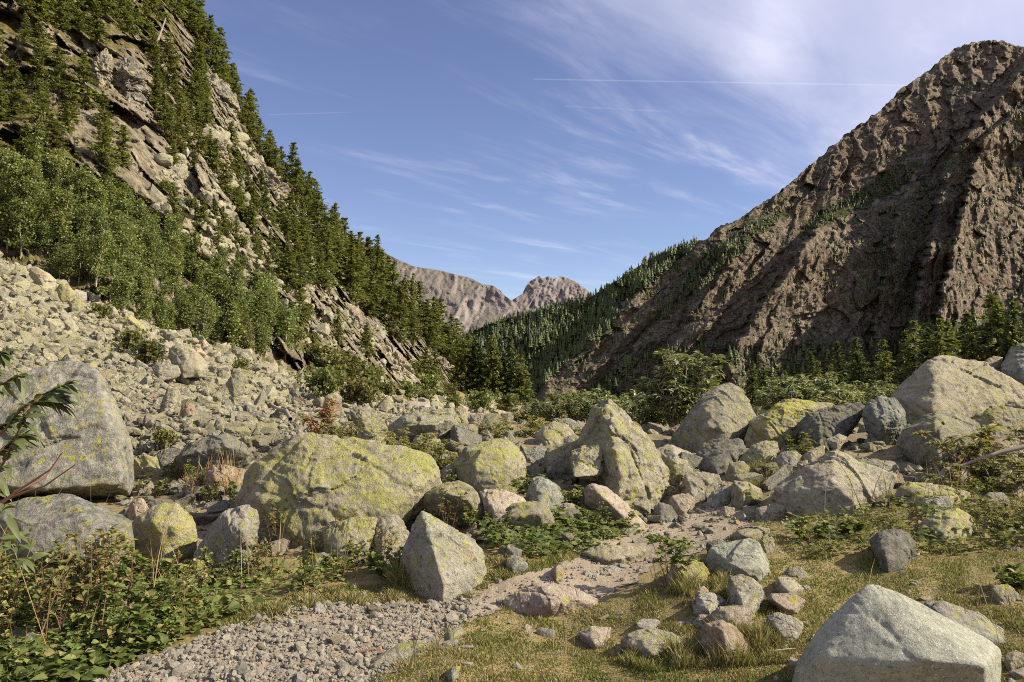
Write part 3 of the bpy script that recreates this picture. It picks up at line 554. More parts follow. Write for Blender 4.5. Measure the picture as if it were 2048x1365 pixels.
def ground_base(X, Y):
    X = np.asarray(X, float); Y = np.asarray(Y, float); sh = X.shape; X = X.ravel(); Y = Y.ravel(); z = np.empty(len(X))
    th = np.arctan2(X, Y); r = np.hypot(X, Y); far = np.clip((r - 170) / 600, 0, 1)
    s = np.stack([np.clip(th, -1.0, 1.0) * 1.6, np.log(np.clip(r, 3.2, 170))], 1)
    for i in range(0, len(s), 20000):
        k = s[i:i + 20000]; z[i:i + 20000] = _K(k, _gs) @ _wt[:_n] + _wt[_n] + k @ _wt[_n + 1:]
    back = sstep(np.abs(th), 1.0, 2.0); near = sstep(r, 3.4, 2.0)
    z = z * (1 - back) * (1 - near); z = z * (1 - far) + (-45) * far
    return z.reshape(sh)
def ground_detail(X, Y):
    p = np.stack([X, Y, 0 * X], -1).reshape(-1, 3); r = np.hypot(p[:, 0], p[:, 1]); a = np.clip(r / 12, .7, 6)
    return ((fbm(p * .9, 3) * .045 + fbm(p * 5.0 + 9, 3) * .012) * a).reshape(np.shape(X))
def ground(X, Y): return ground_base(X, Y) + ground_detail(np.asarray(X, float), np.asarray(Y, float))
# table for finding the ground seen at a picture position
_tx = np.linspace(-500, 2500, 240); _tD = np.exp(np.linspace(math.log(3.3), math.log(165), 300))
_TX, _TD = np.meshgrid(_tx, _tD, indexing='ij'); _TZ = ground_base((_TX - 1024) / F * _TD, _TD)
_TP = proj(np.stack([(_TX - 1024) / F * _TD, _TD, _TZ], -1))[1]
def ground_at(px, py):
    """ground points seen at picture positions"""
    px = np.atleast_1d(np.asarray(px, float)); py = np.atleast_1d(np.asarray(py, float))
    i = np.clip(((px - _tx[0]) / (_tx[1] - _tx[0])).round().astype(int), 0, len(_tx) - 1)
    prof = _TP[i]; hit = prof <= py[:, None]; j = np.where(hit.any(1), hit.argmax(1), len(_tD) - 1)
    j0 = np.clip(j - 1, 0, None); a = prof[np.arange(len(j)), j0]; b = prof[np.arange(len(j)), j]
    f = np.clip((a - py) / np.where(np.abs(a - b) < 1e-6, 1, a - b), 0, 1); D = _tD[j0] + (_tD[j] - _tD[j0]) * f
    X = (px - 1024) / F * D
    return np.stack([X, D, ground(X, D)], -1)

SCREE = [(-200,440),(0,490),(60,520),(160,578),(230,622),(330,668),(440,695),(560,718),(650,745),(760,775),(850,800),(960,838),(830,845),(760,862),(650,880),(560,885),(480,900),(330,960),(270,960),(180,900),(-200,900)]
PATH = [(100,1420),(150,1365),(330,1320),(480,1262),(640,1222),(800,1207),(900,1190),(1000,1165),(1100,1122),(1160,1092),(1250,1065),(1340,1040),(1362,1000),(1385,960),(1440,952),(1475,990),(1505,1030),(1490,1052),(1450,1082),(1400,1104),(1300,1132),(1280,1170),(1200,1197),(1040,1202),(930,1252),(860,1292),(760,1365),(700,1420)]
# polar sheet all round the camera, finest where the picture looks
th = np.concatenate([np.linspace(-math.pi, -.75, 60)[:-1], np.linspace(-.75, .75, 520), np.linspace(.75, math.pi, 60)[1:]])
rr = np.concatenate([np.linspace(.05, 3.0, 12)[:-1], np.exp(np.linspace(math.log(3.0), math.log(60), 420)), np.exp(np.linspace(math.log(60), math.log(20000), 60))[1:]])
RR, THH = np.meshgrid(rr, th, indexing='ij'); GX = RR * np.sin(THH); GY = RR * np.cos(THH); GZ = ground(GX, GY)
V = np.stack([GX, GY, GZ], -1).reshape(-1, 3); gm = mesh_np('ground', V, grid_faces(*RR.shape)[:, ::-1], TM['ground'], True)
pxy = proj(np.where(V[:, 1:2] > 1, V, np.array([[0, 2, 0]])))
def fuzzy(poly, px, py, w):
    """soft picture-plan mask of a piece of ground, ragged by noise"""
    n = noise3(np.stack([px / 30, py / 22, 0 * px], -1)) * w
    return inpoly(px + n, py + n * .6, poly)
st = np.where(fuzzy(SCREE, pxy[0], pxy[1], 12), .95, .0)
STONY = [(250,1000),(480,880),(900,850),(1100,850),(1500,850),(2100,760),(2100,980),(1800,1010),(1600,1040),(1400,1080),(1150,1100),(1000,1090),(600,1100),(300,1130)]
st = np.maximum(st, np.where(fuzzy(STONY, pxy[0], pxy[1], 25), .6, 0))
at = gm.attributes.new('stony', 'FLOAT', 'POINT'); at.data.foreach_set('value', st.astype(np.float32))
tag(link('ground', gm), 'dry turf and stony soil between the boulders', None, None, 'structure')
# the path: a sheet on the ground
nx, ny = 500, 300
pxs = np.linspace(60, 1530, nx); Ds = np.exp(np.linspace(math.log(3.6), math.log(11.5), ny))
PX, PD = np.meshgrid(pxs, Ds); X = (PX - 1024) / F * PD; Z = ground(X, PD)
PV = np.stack([X, PD, Z], -1).reshape(-1, 3); pp = proj(PV)
ins = fuzzy(PATH, pp[0], pp[1], 14); PV[:, 2] += .006 + .006 * noise3(PV * 14)
fc = grid_faces(ny, nx); fc = fc[ins[fc].all(1)]
us = np.unique(fc); mp = np.full(len(PV), -1); mp[us] = np.arange(len(us))
tag(link('path', mesh_np('path', PV[us], mp[fc], TM['path'], True)), 'trodden gravel footpath winding between the boulders', None, None, 'structure')

# ------------------------------------------------------------------ left hillside: from the foot line up to its skyline
def curve(pts):
    a = np.array(pts, float); return lambda x, k: np.interp(x, a[:, 0], a[:, k])
HB = curve([(-900,420,30),(-300,480,40),(0,530,50),(250,650,52),(430,700,60),(600,750,68),(740,812,85),(840,838,110),(940,850,150),(1080,860,200)])
HS = curve([(-900,-900,60),(-200,-420,95),(150,-210,112),(330,-40,120),(385,55,120),(430,145,120),(492,250,126),(540,325,132),(592,388,138),(640,455,145),(690,515,152),(740,565,160),(790,610,168),(850,665,180),(905,720,195),(955,775,210),(1020,835,225),(1080,870,240)])
def hill_xyz(px, tt):
    px = np.asarray(px, float); b = P(px, HB(px, 1), HB(px, 2)); s = P(px, HS(px, 1), HS(px, 2)); tt = np.asarray(tt)[..., None]
    return b + (s - b) * tt
def hill_disp(X):
    q = X + 4 * np.stack([noise3(X / 13), noise3(X / 13 + 7), noise3(X / 13 + 13)], -1)
    d = 2.0 * ridged(q / 27, 3) + 1.7 * ridged(q / np.array([11, 11, 8.]) + 5, 5, .64) + .9 * fbm(X / 2.2, 3, .6) + 1.5 * (sstep(noise3(q / 8 + 3), -.04, .06) - .5) + 2.6 * broken(q / np.array([9, 9, 6.]), 1.5) + 1.1 * broken(q / 3.4 + 5, 1.4)
    return d
def unit_(X): d = X - np.array([0, 0, CAMZ]); return d / np.linalg.norm(d, axis=-1, keepdims=True)
def hill_pt(px, py):
    """point of the hillside seen at picture position (px,py) and its distance along the slope"""
    px = np.atleast_1d(np.asarray(px, float)); py = np.atleast_1d(np.asarray(py, float))
    tt = np.linspace(-.1, 1.0, 111); q = hill_xyz(np.repeat(px[:, None], 111, 1), np.repeat(tt[None], len(px), 0)); yy = proj(q)[1]
    j = np.clip((yy > py[:, None]).sum(1), 1, 110); i = np.arange(len(px)); a = yy[i, j - 1]; b = yy[i, j]
    f = np.clip((a - py) / (a - b + 1e-9), 0, 1); tv = tt[j - 1] + (tt[j] - tt[j - 1]) * f
    Xp = hill_xyz(px, tv); w = sstep(1 - tv, 0.0, .12) * .85 + .15
    return Xp - unit_(Xp) * (hill_disp(Xp) * w)[:, None], tv
cols_ = np.concatenate([np.linspace(-900, -60, 90)[:-1], np.linspace(-60, 1080, 480)]); rows = np.concatenate([np.linspace(-.15, 1, 330), [1.03, 1.1, 1.25, 1.5, 2.0]])
cc, tr = np.meshgrid(cols_, rows); Xh = hill_xyz(cc.ravel(), np.clip(tr, None, 1).ravel())
w = sstep(1 - tr.ravel(), 0, .12) * .85 + .15
ex = np.clip(tr.ravel() - 1, 0, None)
Xh = Xh - unit_(Xh) * (hill_disp(Xh) * w)[:, None] + np.outer(ex, np.array([-60., 60., -25.]))
hm = mesh_np('hillside', Xh, grid_faces(*cc.shape), TM['hill'], True)
pq = proj(Xh)
GRASSY = [(585,650),(640,670),(740,720),(800,770),(860,800),(930,850),(840,850),(700,790),(640,740),(590,690)]
vg = np.where(inpoly(pq[0], pq[1], GRASSY), 1.0, 0.0) + np.where(inpoly(pq[0], pq[1], [(-900,-900),(330,-40),(370,100),(250,110),(150,150),(150,400),(200,600),(-900,600)]), .35, 0)
at = hm.attributes.new('veg', 'FLOAT', 'POINT'); at.data.foreach_set('value', vg.astype(np.float32))
tag(link('hillside', hm), 'steep rocky valley side rising on the left', None, None, 'structure')

# ------------------------------------------------------------------ right mountain: walls between spurs that stand one before the other
MS = curve([(860,720),(930,668),(1000,640),(1060,626),(1120,608),(1185,592),(1240,557),(1300,518),(1360,492),(1402,480),(1415,478),(1432,456),(1470,442),(1540,398),(1600,348),(1640,314),(1700,262),(1760,222),(1800,178),(1850,148),(1875,128),(1890,110),(1930,88),(1980,80),(2010,82),(2030,92),(2060,96),(2150,60),(2400,-160),(2750,-420)])
def z6(s): return np.array([(1148 + a / 2.2756, 50 + b / 2.2756) for a, b in _o(s)])
EDGES = [  # crest of each spur (in picture rows), jump in metres, softness in pixels, how far the crest falls back to the right
 (z6('2200,250 2100,330 1950,430 1860,520 1825,600 1800,680 1775,780 1750,900 1722,1020 1680,1180 1650,1340 1630,1600'), 62, 6, 420),
 (z6('2100,110 1960,285 1880,380 1800,480 1730,570 1690,650 1668,760 1640,900 1615,1000 1575,1150 1535,1340 1515,1600'), 120, 8, 130),
 (z6('1470,830 1450,960 1440,1080 1400,1200 1370,1340 1350,1600'), 55, 7, 40),
 (z6('1240,820 1150,870 1080,940 1040,1000 1000,1060 950,1150 900,1210 830,1310 700,1500'), 74, 9, 150),
 (z6('800,900 700,1000 620,1100 560,1200 520,1340 420,1500'), 42, 8, 130),
 (z6('700,900 600,975 500,1050 330,1150 200,1300 50,1450 -150,1600'), 55, 9, 170),
]
MD = curve([(860,1010),(1100,1000),(1250,975),(1450,930),(1700,920),(2048,900),(2400,820),(2750,760)])
def mtn_D(px, py):
    px = np.asarray(px, float); py = np.asarray(py, float)
    D = MD(px, 1) + .34 * (760 - py) * (MD(px, 1) / 800)
    for e, J, w, fall in EDGES:
        oo = np.argsort(e[:, 1]); xe = np.interp(py, e[oo, 1], e[oo, 0]); top = e[:, 1].min()
        yy = py.ravel(); zz_ = 0 * yy + J
        wob = (11 * noise3(np.stack([yy / 42, zz_, 0 * yy], -1)) + 8 * noise3(np.stack([yy / 13, zz_ + 5, px.ravel() / 60], -1)) + 4 * noise3(np.stack([yy / 5, zz_ + 9, px.ravel() / 20], -1))).reshape(py.shape)
        k = (.85 + .35 * noise3(np.stack([yy / 60, zz_ + 3, 0 * yy], -1))).reshape(py.shape)
        D = D - J * k * sstep(px - xe - wob, -w, w) * np.exp(-np.clip(px - xe, 0, None) / fall) * sstep(py, top - 30, top + 60)
    return D
def mtn_pt(px, py):
    px = np.asarray(px, float); py = np.asarray(py, float); D = mtn_D(px, py)
    a = np.interp(px, [1150, 1450, 1720], [.85, .65, .18]); X = P(px, py, D); Xr = X.reshape(-1, 3); s = D.ravel() / 900
    wx = noise3(Xr / 60) * 26 + noise3(Xr / 17 + 5) * 7; lean = (px + a * (py - 500)).ravel() + wx; yy = py.ravel(); z0 = 0 * yy
    def rib(l, m, k): return 1 - np.abs(2 * noise3(np.stack([lean / l, yy / m, z0 + k], -1)))
    d = (8 * rib(95, 420, 0) + 5 * rib(42, 190, 3) + 2.5 * rib(19, 80, 6)) * s
    w3 = np.stack([noise3(Xr / 25 + 2), noise3(Xr / 25 + 6), noise3(Xr / 25 + 10)], -1)
    d = d + 1.7 * fbm(Xr / 11, 4, .64) + 1.5 * ridged(Xr / 26, 4, .62)
    d = d + (8.5 * broken(np.stack([lean / 46, yy / 95, z0 + .5], -1) + .25 * w3, 1.0) + 3.6 * broken(np.stack([lean / 19, yy / 36, z0 + 7.5], -1) + .3 * w3, 1.0)) * s + 1.5 * broken(Xr / 8 + .3 * w3, 1.2)
    return P(px, py, D - d.reshape(D.shape))
mc = np.concatenate([np.linspace(860, 2090, 560), np.linspace(2090, 2750, 70)[1:]]); mv = np.linspace(0, 1, 400)
mx, mt = np.meshgrid(mc, mv); sky_y = MS(mx, 1)
jag = 5.5 * fbm(np.stack([mc / 14, 0 * mc, 0 * mc + 4], -1), 4, .6) * np.clip((mc - 1380) / 60, .25, 1)
my = 860 + (sky_y + jag[None] - 860) * mt
Xm = mtn_pt(mx, my)
bk = np.stack([Xm[-1] + np.array([40 * k, 90 * k, -70 * k]) for k in (.15, .6, 1.5, 4.0)])
Xm = np.concatenate([Xm, bk]); mm = mesh_np('mountain', Xm.reshape(-1, 3), grid_faces(*Xm.shape[:2]), TM['mtn'], True)
pm = proj(Xm.reshape(-1, 3)); vgm = np.zeros(len(pm[0]))
WOODED = [(860,740),(930,660),(1185,585),(1300,510),(1400,476),(1390,500),(1330,545),(1290,580),(1240,605),(1230,650),(1180,690),(1130,730),(1060,790),(1050,870),(860,870)]
wob = 10 * noise3(np.stack([pm[0] / 16, pm[1] / 12, 0 * pm[0]], -1))
vgm[inpoly(pm[0] + wob, pm[1] + wob, WOODED)] = .9
BANDS = [[(1400,510),(1480,470),(1560,420),(1600,400),(1560,440),(1480,510),(1430,560),(1390,590),(1330,640),(1300,640),(1370,560)], [(1720,380),(1800,330),(1850,320),(1830,350),(1790,385),(1700,430),(1620,465),(1580,480),(1590,460),(1650,420)], [(1160,770),(1300,700),(1450,690),(1700,690),(2100,600),(2100,870),(1160,870)]]
for bnd in BANDS: vgm[inpoly(pm[0] + wob, pm[1] + wob, bnd)] = .45
at = mm.attributes.new('veg', 'FLOAT', 'POINT'); at.data.foreach_set('value', vgm.astype(np.float32))
tag(link('mountain', mm), 'steep brown mountain with shadowed gullies on the right', None, None, 'structure')

# ------------------------------------------------------------------ far ranges
def far_range(name, sky_pts, D0, kD, base, label, seed, amp, x0, x1):
    cv = curve(sky_pts); c = np.linspace(x0, x1, 260); v = np.linspace(0, 1, 150); X, T = np.meshgrid(c, v)
    jj = fbm(np.stack([c / 9, 0 * c + seed, 0 * c], -1), 3) * amp * 25; top = cv(c, 1) + jj
    Y = base + (top[None] - base) * T; D = D0 + kD * (base - Y)
    q = np.stack([(X + .6 * Y) / 62, Y / 95 + seed, 0 * X], -1).reshape(-1, 3); q2 = np.stack([(X + .2 * Y) / 17, Y / 24, seed + 0 * X], -1).reshape(-1, 3)
    q = q + .35 * np.stack([noise3(q2 * .6), noise3(q2 * .6 + 9), 0 * q2[:, 0]], -1)
    D = D - D0 * amp * (1.0 * ridged(q, 3).reshape(X.shape) + .45 * ridged(q2, 4, .6).reshape(X.shape))
    W_ = P(X, Y, D); b_ = np.stack([W_[-1] + np.array([0, 500 * k, -400 * k]) for k in (.2, 1, 3)]); W_ = np.concatenate([W_, b_])
    me = mesh_np(name, W_.reshape(-1, 3), grid_faces(*W_.shape[:2]), TM['far'], True)
    tag(link(name, me), label, None, None, 'structure')
far_range('mountain_ridge', [(500,300),(620,410),(700,470),(730,486),(760,502),(800,521),(830,534),(880,541),(910,549),(940,556),(965,569),(985,571),(1000,581),(1010,592),(1030,606),(1045,626),(1080,650),(1200,720)], 5200, 7.0, 800, 'bare pinkish-grey ridge closing the valley', 3, .010, 560, 1180)
far_range('mountain_peak', [(900,650),(1000,615),(1025,600),(1045,588),(1052,572),(1062,561),(1070,558),(1078,552),(1086,558),(1096,553),(1108,558),(1120,553),(1128,554),(1150,563),(1175,581),(1192,597),(1220,612),(1300,650),(1400,690)], 7200, 5.5, 800, 'rocky far summit with a cliffed left side', 8, .009, 940, 1400)
# ------------------------------------------------------------------ stones
def hull_planes(pts, c):
    bm = bmesh.new()
    for p in pts: bm.verts.new(p)
    bmesh.ops.convex_hull(bm, input=bm.verts)
    N = []
    for f in bm.faces:
        f.normal_update(); n = np.array(f.normal[:]); h = float(n @ (np.array(f.verts[0].co[:]) - c))
        if h < 0: n, h = -n, -h
        if f.calc_area() > 1e-6 and h > 1e-4: N.append((n, h))
    bm.free(); return np.array([k[0] for k in N]), np.array([k[1] for k in N])
def radial(dirs, N, h, pn):
    q = np.clip(dirs @ N.T, 0, None) / h
    m = q.max(1); return 1.0 / (m * ((q / m[:, None]) ** pn).sum(1) ** (1.0 / pn))
def rock_mesh(name, lobes, sub, mat, seed, rough=1.0, pn=110, chops=7, under=0):
    """stone from one or more point clouds sharing a centre: smooth-edged hull, chopped facets, then broken surface"""
    rs = np.random.RandomState(seed); D_, Fc = ico(sub)
    c = lobes[0].mean(0); size = np.linalg.norm(lobes[0].max(0) - lobes[0].min(0)) / 2.2
    parts = []; faces = []
    for li, pts in enumerate(lobes):
        cc = pts.mean(0)
        N, h = hull_planes(pts, cc)
        lim = 60
        if len(h) > lim: pass
        r = 0
        for lay in range(3 if chops else 1):               # three differently broken bodies grown together: sharp edges, steps and notches
            k = rs.normal(size=(max(chops, 1), 3)); k /= np.linalg.norm(k, axis=1)[:, None]
            sup = ((pts - cc) @ k.T).max(0) * (rs.uniform(.80 if lay == 0 else .55, .97, len(k)) if chops else 1.2)
            N2 = np.concatenate([N, k]); h2 = np.concatenate([h, sup])
            r = np.maximum(r, radial(D_, N2, h2, pn) * (1 if lay == 0 else rs.uniform(.95, 1.0)))
        V = cc + D_ * r[:, None]
        q = (V - c) / size; s = seed * 3.17
        A = np.array([[.9, .3, .1], [-.2, .8, .5], [.15, -.4, 1.0]])
        d = .012 * fbm(q * 1.5 + s, 2) + .014 * ridged(q @ A.T * 3.3 + s, 4, .6) + .014 * fbm(q * 6.5 + s, 5, .68) - .008 * sstep(noise3(q @ A.T * 7 + s), .15, .5)
        w3 = .22 * np.stack([noise3(q * 3 + s), noise3(q * 3 + s + 5), noise3(q * 3 + s + 9)], -1)
        d += .030 * broken(q @ A.T * 1.7 + s + w3, 1.3) + .017 * broken(q @ A.T * 4.6 + s + 2 * w3, 1.4)
        bn = rs.normal(size=3); bn /= np.linalg.norm(bn); lv = (q @ bn) * 5 + .5 * noise3(q * 2 + s)      # bedding steps
        d += .010 * (sstep(lv - np.floor(lv), .30, .40) - .5)
        for js in range(2):                                # joints: thin open cracks along planes, broken off here and there
            jn = rs.normal(size=3); jn /= np.linalg.norm(jn); jl = (q @ jn) * rs.uniform(1.6, 2.6) + .12 * noise3(q * 4 + s) + rs.rand(); jf = np.abs(jl - np.round(jl))
            d -= .028 * np.exp(-(jf / .035) ** 2) * sstep(noise3(q * 1.3 + s + 11 * js), -.05, .15)
        V = V + D_ * (d * size * rough * .8)[:, None]
        parts.append(V); faces.append(Fc + li * len(D_))
    V = np.concatenate(parts) - c
    return mesh_np(name, V, np.concatenate(faces), mat, True), c
def rock_pts(view, out, D, op, rs):
    a = tov(view, _o(out)); ctr = a.mean(0); w = (a[:, 0].max() - a[:, 0].min()) * D / F; hgt = (a[:, 1].max() - a[:, 1].min()) * D / F
    t = op.get('t', .55 * min(w, hgt) + .12 * max(w, hgt))
    low = a[:, 1] > a[:, 1].min() + .72 * (a[:, 1].max() - a[:, 1].min())
    rim = P(a[:, 0], a[:, 1], D)
    sink = np.where(low, .10 + .10 * hgt, 0) * (0 if op.get('under') else 1); base = rim.copy(); base[:, 2] -= sink
    pts = [rim, base]
    sc = .70; b = ctr + (a - ctr) * [sc, sc * .9]; b[:, 1] += .05 * (a[:, 1].max() - a[:, 1].min())
    back = P(b[:, 0], b[:, 1], D + t * 1.0); back[low, 2] -= .2 * hgt; pts.append(back)
    if 'ridge' in op:
        rdg = np.array(_o(op['ridge'])); q = tov(view, rdg[:, :2]); pts.append(P(q[:, 0], q[:, 1], D - rdg[:, 2]))
    else:
        x0, y0 = a.min(0); x1, y1 = a.max(0); fx = rs.uniform(.26, .50)       # one edge runs down the front: a face turned left, a face turned right
        ln = [(fx + rs.normal(0, .05), .22, .06), (fx + rs.normal(0, .07), .5, .42), (fx + rs.normal(0, .08), .93, .75), (rs.uniform(.68, .84), .92, .55), (rs.uniform(.6, .8), .42, .26)]
        m = np.array([(x0 + u * (x1 - x0), y0 + v_ * (y1 - y0)) for u, v_, w_ in ln]); k = inpoly(m[:, 0], m[:, 1], [tuple(q) for q in a]); k[1:3] = True
        fp = P(m[:, 0], m[:, 1], D - t * np.array([w_ for u, v_, w_ in ln]) * rs.uniform(.75, 1.15, 5))[k]; pts.append(fp)
    front = np.concatenate(pts[3:]); 
    if not op.get('under'):
        lo = front[front[:, 2] < rim[:, 2].min() + .4 * hgt].copy(); lo[:, 2] -= .12 + .15 * hgt; pts.append(lo)
    return np.concatenate(pts)
for k, (v, D, st, sub, out, lab, op) in enumerate(ROCKS):
    rs = np.random.RandomState(100 + k)
    lobes = [rock_pts(v, out, D, op, rs)]
    if 'lobe' in op: lobes.append(rock_pts(v, op['lobe'], D - op['lobe_d'], dict(t=.5, under=1), rs))
    me, c = rock_mesh('boulder', lobes, sub, RM[st], 100 + k, op.get('rough', 1.0), 90, op.get('chops', 7))
    cat = 'boulder' if sub >= 6 else 'stone'
    tag(link(cat, me, c), lab, cat)

# prototypes for the loose stones
def stone_proto(seed, sub, flat=1.0):
    rs = np.random.RandomState(seed); p = np.array([(a, b, c) for a in (-1, 1) for b in (-1, 1) for c in (-1, 1)], float) * [.85, .66, .5 * flat] * rs.uniform(.55, 1.15, (8, 3)) + rs.normal(0, .1, (8, 3))
    me, c = rock_mesh('stone', [p], sub, None, seed, 1.0, 60, 4)
    n = len(me.vertices); V = np.empty(n * 3, np.float32); me.vertices.foreach_get('co', V); f = np.empty(len(me.polygons) * 3, np.int32); me.polygons.foreach_get('vertices', f)
    bpy.data.meshes.remove(me); return V.reshape(-1, 3), f.reshape(-1, 3)
def rot_mats(rs, n, tilt):
    a = rs.uniform(0, 2 * math.pi, n); b = rs.normal(0, tilt, n); c = rs.normal(0, tilt, n)
    ca, sa, cb, sb, cc_, sc_ = np.cos(a), np.sin(a), np.cos(b), np.sin(b), np.cos(c), np.sin(c); z = np.zeros(n); o1 = np.ones(n)
    Rz = np.stack([ca, -sa, z, sa, ca, z, z, z, o1], -1).reshape(-1, 3, 3); Rx = np.stack([o1, z, z, z, cb, -sb, z, sb, cb], -1).reshape(-1, 3, 3)
    Ry = np.stack([cc_, z, sc_, z, o1, z, -sc_, z, cc_], -1).reshape(-1, 3, 3); return Rz @ Rx @ Ry
def scatter(name, protos, pos, size, mat, rs, tilt=.5, smooth=False, stretch=.35):
    Vs, Fs, off = [], [], 0; pid = rs.randint(0, len(protos), len(pos)); M = rot_mats(rs, len(pos), tilt)
    for i, (V, f) in enumerate(protos):
        j = np.where(pid == i)[0]
        if not len(j): continue
        s = size[j][:, None] * (1 + rs.uniform(-stretch, stretch, (len(j), 3)))
        q = np.einsum('nij,nvj->nvi', M[j], V[None] * s[:, None, :]) + pos[j][:, None, :]
        Vs.append(q.reshape(-1, 3)); Fs.append((f[None] + (np.arange(len(j)) * len(V))[:, None, None] + off).reshape(-1, f.shape[1])); off += len(j) * len(V)
    return mesh_np(name, np.concatenate(Vs), np.concatenate(Fs), mat, smooth)
def px_sample(poly, n, rs, bias=None):
    p = np.array(poly, float); lo, hi = p.min(0), p.max(0); X = []
    while sum(len(k) for k in X) < n:
        q = rs.uniform(lo, hi, (n * 2, 2)); X.append(q[inpoly(q[:, 0], q[:, 1], poly)])
    return np.concatenate(X)[:n]
rs = np.random.RandomState(5)
PS3 = [stone_proto(700 + i, 3) for i in range(8)]; PS2 = [stone_proto(720 + i, 2) for i in range(10)]
# scree: the stones that show largest, one by one
protos = [mesh_np('scree_stone', V, f, None, False) for V, f in [stone_proto(740 + i, 4) for i in range(9)]]
for i, m in enumerate(protos): m.materials.append(RM[['lich', 'tan', 'lich', 'tan', 'grey', 'pink', 'lich', 'tan', 'lichen'][i]])
pts = px_sample(SCREE, 700, rs); pts = pts[(pts[:, 0] > -30)]; gp = ground_at(pts[:, 0], pts[:, 1])
keep = []; taken = np.zeros((0, 2))
for i in range(len(pts)):
    if len(taken) and np.min(np.hypot(*(taken - pts[i]).T)) < 15: continue
    taken = np.vstack([taken, pts[i]]); keep.append(i)
LABS = ['lichen-dulled grey stone lying in the scree slope', 'tan angular stone lying in the scree slope', 'lichen-dulled grey stone lying in the scree slope', 'tan angular stone lying in the scree slope',
        'bluish grey stone lying in the scree slope', 'pinkish stone lying in the scree slope', 'lichen-dulled grey stone lying in the scree slope', 'tan angular stone lying in the scree slope', 'yellowish lichen-covered stone lying in the scree slope']
first = {}
for n_, i in enumerate(keep[:250]):
    k = n_ % 9; D = gp[i, 1]; s = D / F * rs.uniform(9, 20) * (1.35 if rs.rand() < .18 else 1)
    loc = gp[i] + [0, 0, s * .25]; scl = (s * rs.uniform(.9, 1.5), s * rs.uniform(.8, 1.1), s * rs.uniform(.7, 1.1))
    if k not in first: ob = link('scree_stone', protos[k], loc, sc=scl); first[k] = ob
    else: ob = first[k].copy(); COL.objects.link(ob); ob.location = loc; ob.scale = scl
    ob.rotation_euler = (rs.normal(0, .4), rs.normal(0, .4), rs.uniform(0, 6.28)); tag(ob, LABS[k], 'stone', LABS[k].replace(' stone lying', ' stones lying'))
pts = px_sample(SCREE, 12000, rs); gp = ground_at(pts[:, 0], pts[:, 1]); sz = gp[:, 1] / F * np.clip(rs.lognormal(1.75, .5, len(gp)), 2, 18)
gp[:, 2] += sz * rs.uniform(-.1, .8, len(sz))
tag(link('scree', scatter('scree', PS2, gp, sz, RM['scree'], rs)), 'countless small stones filling the scree slope on the left', None, None, 'stuff')
# small stones between the boulders
MID = [(250,1000),(480,860),(900,835),(1100,850),(1330,860),(1600,850),(2060,850),(2060,800),(2450,770),(2450,960),(2060,960),(1800,1010),(1560,1030),(1400,1080),(1150,1095),(1000,1085),(600,1110),(300,1140)]
pts = np.concatenate([px_sample(MID, 3300, rs), px_sample([(840,800),(1070,800),(1070,850),(840,850)], 350, rs)]); gp = ground_at(pts[:, 0], pts[:, 1]); sz = gp[:, 1] / F * np.clip(rs.lognormal(2.0, .5, len(gp)), 2.5, 20)
tag(link('rubble', scatter('rubble', PS3, gp, sz, RM['scree'], rs)), 'small broken stones in the gaps between the boulders', None, None, 'stuff')
# middle-sized stones wedged in the gaps, one by one
cen = np.array([[*tov(v, _o(out)).mean(0), np.ptp(tov(v, _o(out))[:, 0]) / 2] for v, D, st, sub, out, lab, op in ROCKS])
GL = ['lichened stone wedged in a gap between the big boulders', 'brown angular stone wedged in a gap between the big boulders', 'grey stone wedged in a gap between the big boulders']
GK = {0: 0, 1: 1, 2: 0, 3: 1, 4: 2, 5: 1, 6: 0, 7: 1, 8: 0}; mine = {}; n_ = 0
for p in px_sample(MID, 2500, rs):
    if n_ >= 200: break
    d = np.hypot(cen[:, 0] - p[0], (cen[:, 1] - p[1]) * 1.4) - cen[:, 2] * .8
    if d.min() < 2 or inpoly(p[:1], p[1:], PATH)[0]: continue
    w = rs.uniform(9, 30); cen = np.vstack([cen, [p[0], p[1], w]]); g0 = ground_at(p[0], p[1])[0]; s = w * g0[1] / F; k = n_ % 9
    if k not in mine: ob = link('stone', protos[k]); mine[k] = ob
    else: ob = mine[k].copy(); COL.objects.link(ob)
    ob.location = g0 + [0, 0, s * .35]; ob.scale = (s * rs.uniform(.9, 1.4), s * rs.uniform(.8, 1.1), s * rs.uniform(.75, 1.15)); ob.rotation_euler = (rs.normal(0, .35), rs.normal(0, .35), rs.uniform(0, 6.28))
    tag(ob, GL[GK[k]], 'stone', GL[GK[k]].replace(' stone ', ' stones ')); n_ += 1
# gravel of the path
GRAV = [(140,1400),(150,1365),(330,1310),(480,1255),(640,1215),(800,1205),(900,1192),(950,1195),(930,1250),(860,1290),(740,1365),(700,1400)]
pts = np.concatenate([px_sample(GRAV, 17000, rs), px_sample(PATH, 5000, rs), px_sample(PATH, 500, rs) + rs.normal(0, 16, (500, 2))])
nn = noise3(np.stack([pts[:, 0] / 60, pts[:, 1] / 30, 0 * pts[:, 0]], -1)); pts = pts[(nn > .0) | (rs.rand(len(nn)) < .30)]
gp = ground_at(pts[:, 0], pts[:, 1]); sz = np.clip(rs.lognormal(-4.95, .62, len(gp)), .004, .05); gp[:, 2] += .006 + sz * .3
tag(link('gravel', scatter('gravel', PS2, gp, sz, RM['gravel'], rs)), 'loose angular pinkish-grey gravel covering the path', None, None, 'stuff')
pts = np.concatenate([px_sample([(700,1365),(1000,1230),(1300,1180),(1560,1030),(2048,1010),(2450,1000),(2450,1365)], 230, rs), px_sample([(450,1250),(640,1180),(980,1170),(800,1215)], 80, rs)])
gp = ground_at(pts[:, 0], pts[:, 1]); sz = np.clip(rs.lognormal(-3.9, .5, len(gp)), .01, .07)
